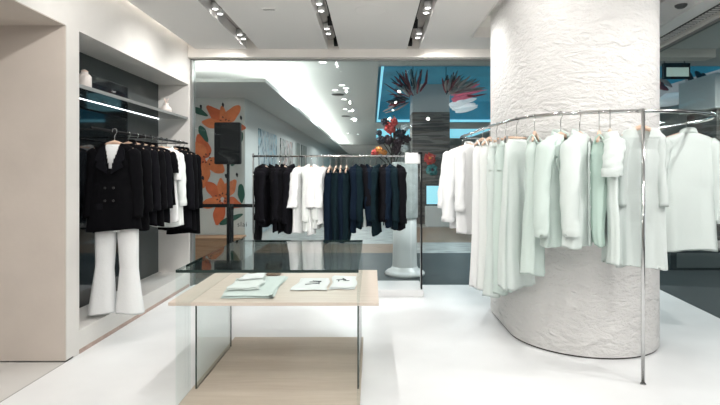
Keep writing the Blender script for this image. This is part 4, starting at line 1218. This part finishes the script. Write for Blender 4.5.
# right-hand side beyond the angled pane
struct('floor_concourse_right', prism([(AX, -2.5), (12, -2.5), (12, GY+0.02), A0[:]], 'z', -0.12, -0.002), M['m_floor'])
struct('ceiling_concourse_right', BX(4.4, -2.5, MC, 12, 6.64, MC+0.1), M['m_ceiling'])
struct('wall_concourse_south', BX(4.4, -2.62, 0, 12, -2.5, 4), M['m_wall'])
t = thing('hanging_sign', 'black framed lit sign hanging from the concourse ceiling', 'sign', P(676, 71, 7.2))
obj('sign_case', BX(-0.19, -0.03, -0.115, 0.19, 0.03, 0.11, bev=0.004), M['black'], t)
obj('sign_panel', BX(-0.155, -0.034, -0.085, 0.165, -0.029, 0.045), M['signface'], t)
for x in (-0.17, 0.12):
    obj('cord', TB([(x, 0, 0.11), (x, 0, MC-t.location.z)], 0.006, 6), M['black'], t, smooth=True)
t = thing('display_counter', 'long dark counter with grey panels outside the right pane', 'counter', (5.6, 7.9, -0.002))
obj('cabinet', BX(-1.1, -0.35, 0, 3.2, 0.45, 0.30, bev=0.01), M['darkteal'], t)
obj('front_panel', BX(-1.0, -0.365, 0.04, -0.35, -0.35, 0.26), M['counter'], t)
obj('front_panel', BX(0.45, -0.365, 0.04, 2.2, -0.35, 0.26), M['counter'], t)
obj('countertop', BX(-1.12, -0.38, 0.30, 3.2, 0.47, 0.34, bev=0.006), M['s_tan'], t)
for k, (px, h_) in enumerate(((665.5, 0.19), (669.5, 0.22), (674, 0.17))):
    X = (px-CX)*7.75/F
    t = thing('canister', '%s black canister standing on the dark counter outside' % ('short left', 'tall middle', 'short right')[k], 'canister', (X, 7.75, 0.338), 0, 'canisters on the counter')
    obj('can', lathe([(0, 0), (0.026, 0), (0.028, 0.01), (0.028, h_*0.7), (0.015, h_*0.8), (0, h_*0.8)], 16), M['black'], t, smooth=True)
    obj('lid', lathe([(0, h_*0.8), (0.016, h_*0.8), (0.018, h_), (0, h_)], 16), M['darkframe'], t, smooth=True)
t = thing('banded_column', 'timber-banded concourse column at the far right edge', 'column', (6.9, 9.6, 0))
obj('shaft', BX(-0.55, -0.4, -0.002, 0.75, 0.5, 2.65, bev=0.02), M['banded'], t)
obj('capital', BX(-0.65, -0.5, 2.65, 0.85, 0.6, MC, bev=0.02), M['m_colgrey'], t)

# concourse lamps
def area(loc, sx, sy, e, rot=(0, 0, 0), c=(1, 1, 1)):
    L = bpy.data.lights.new('concourse_lamp', 'AREA'); L.shape = 'RECTANGLE'; L.size = sx; L.size_y = sy; L.energy = e; L.color = c
    o = bpy.data.objects.new('concourse_lamp', L); col.objects.link(o); o.location = loc; o.rotation_euler = rot
    return o
for (x, y) in ((-1.0, 9.0), (2.5, 7.6), (-0.6, 13), (3, 19.5), (-0.5, 19), (9.5, 9), (6, 7.4)):
    area((x, y, MC-0.02), 0.5, 0.5, 75, c=(0.95, 1.0, 1.0))

# ------------------------------------------------------------------ world, camera, colour
w = bpy.data.worlds.new('world'); scn.world = w; w.use_nodes = True
bg = w.node_tree.nodes['Background']; bg.inputs[0].default_value = (0.95, 0.98, 1.0, 1); bg.inputs[1].default_value = 1.0
cam = bpy.data.cameras.new('camera'); co = bpy.data.objects.new('camera', cam); col.objects.link(co)
co.location = (0, 0, H); co.rotation_euler = (PI/2, 0, 0)
cam.sensor_width = 36; cam.sensor_fit = 'HORIZONTAL'; cam.lens = 36*F/720
cam.shift_x = -(CX-360)/720; cam.shift_y = -(202.5-CY)/720
cam.clip_start = 0.05; cam.clip_end = 200
scn.camera = co
vs = scn.view_settings
scn.display_settings.display_device = 'sRGB'
vs.view_transform = 'Standard'; vs.look = 'None'; vs.gamma = 1; vs.use_curve_mapping = False
vs.exposure = 0.0
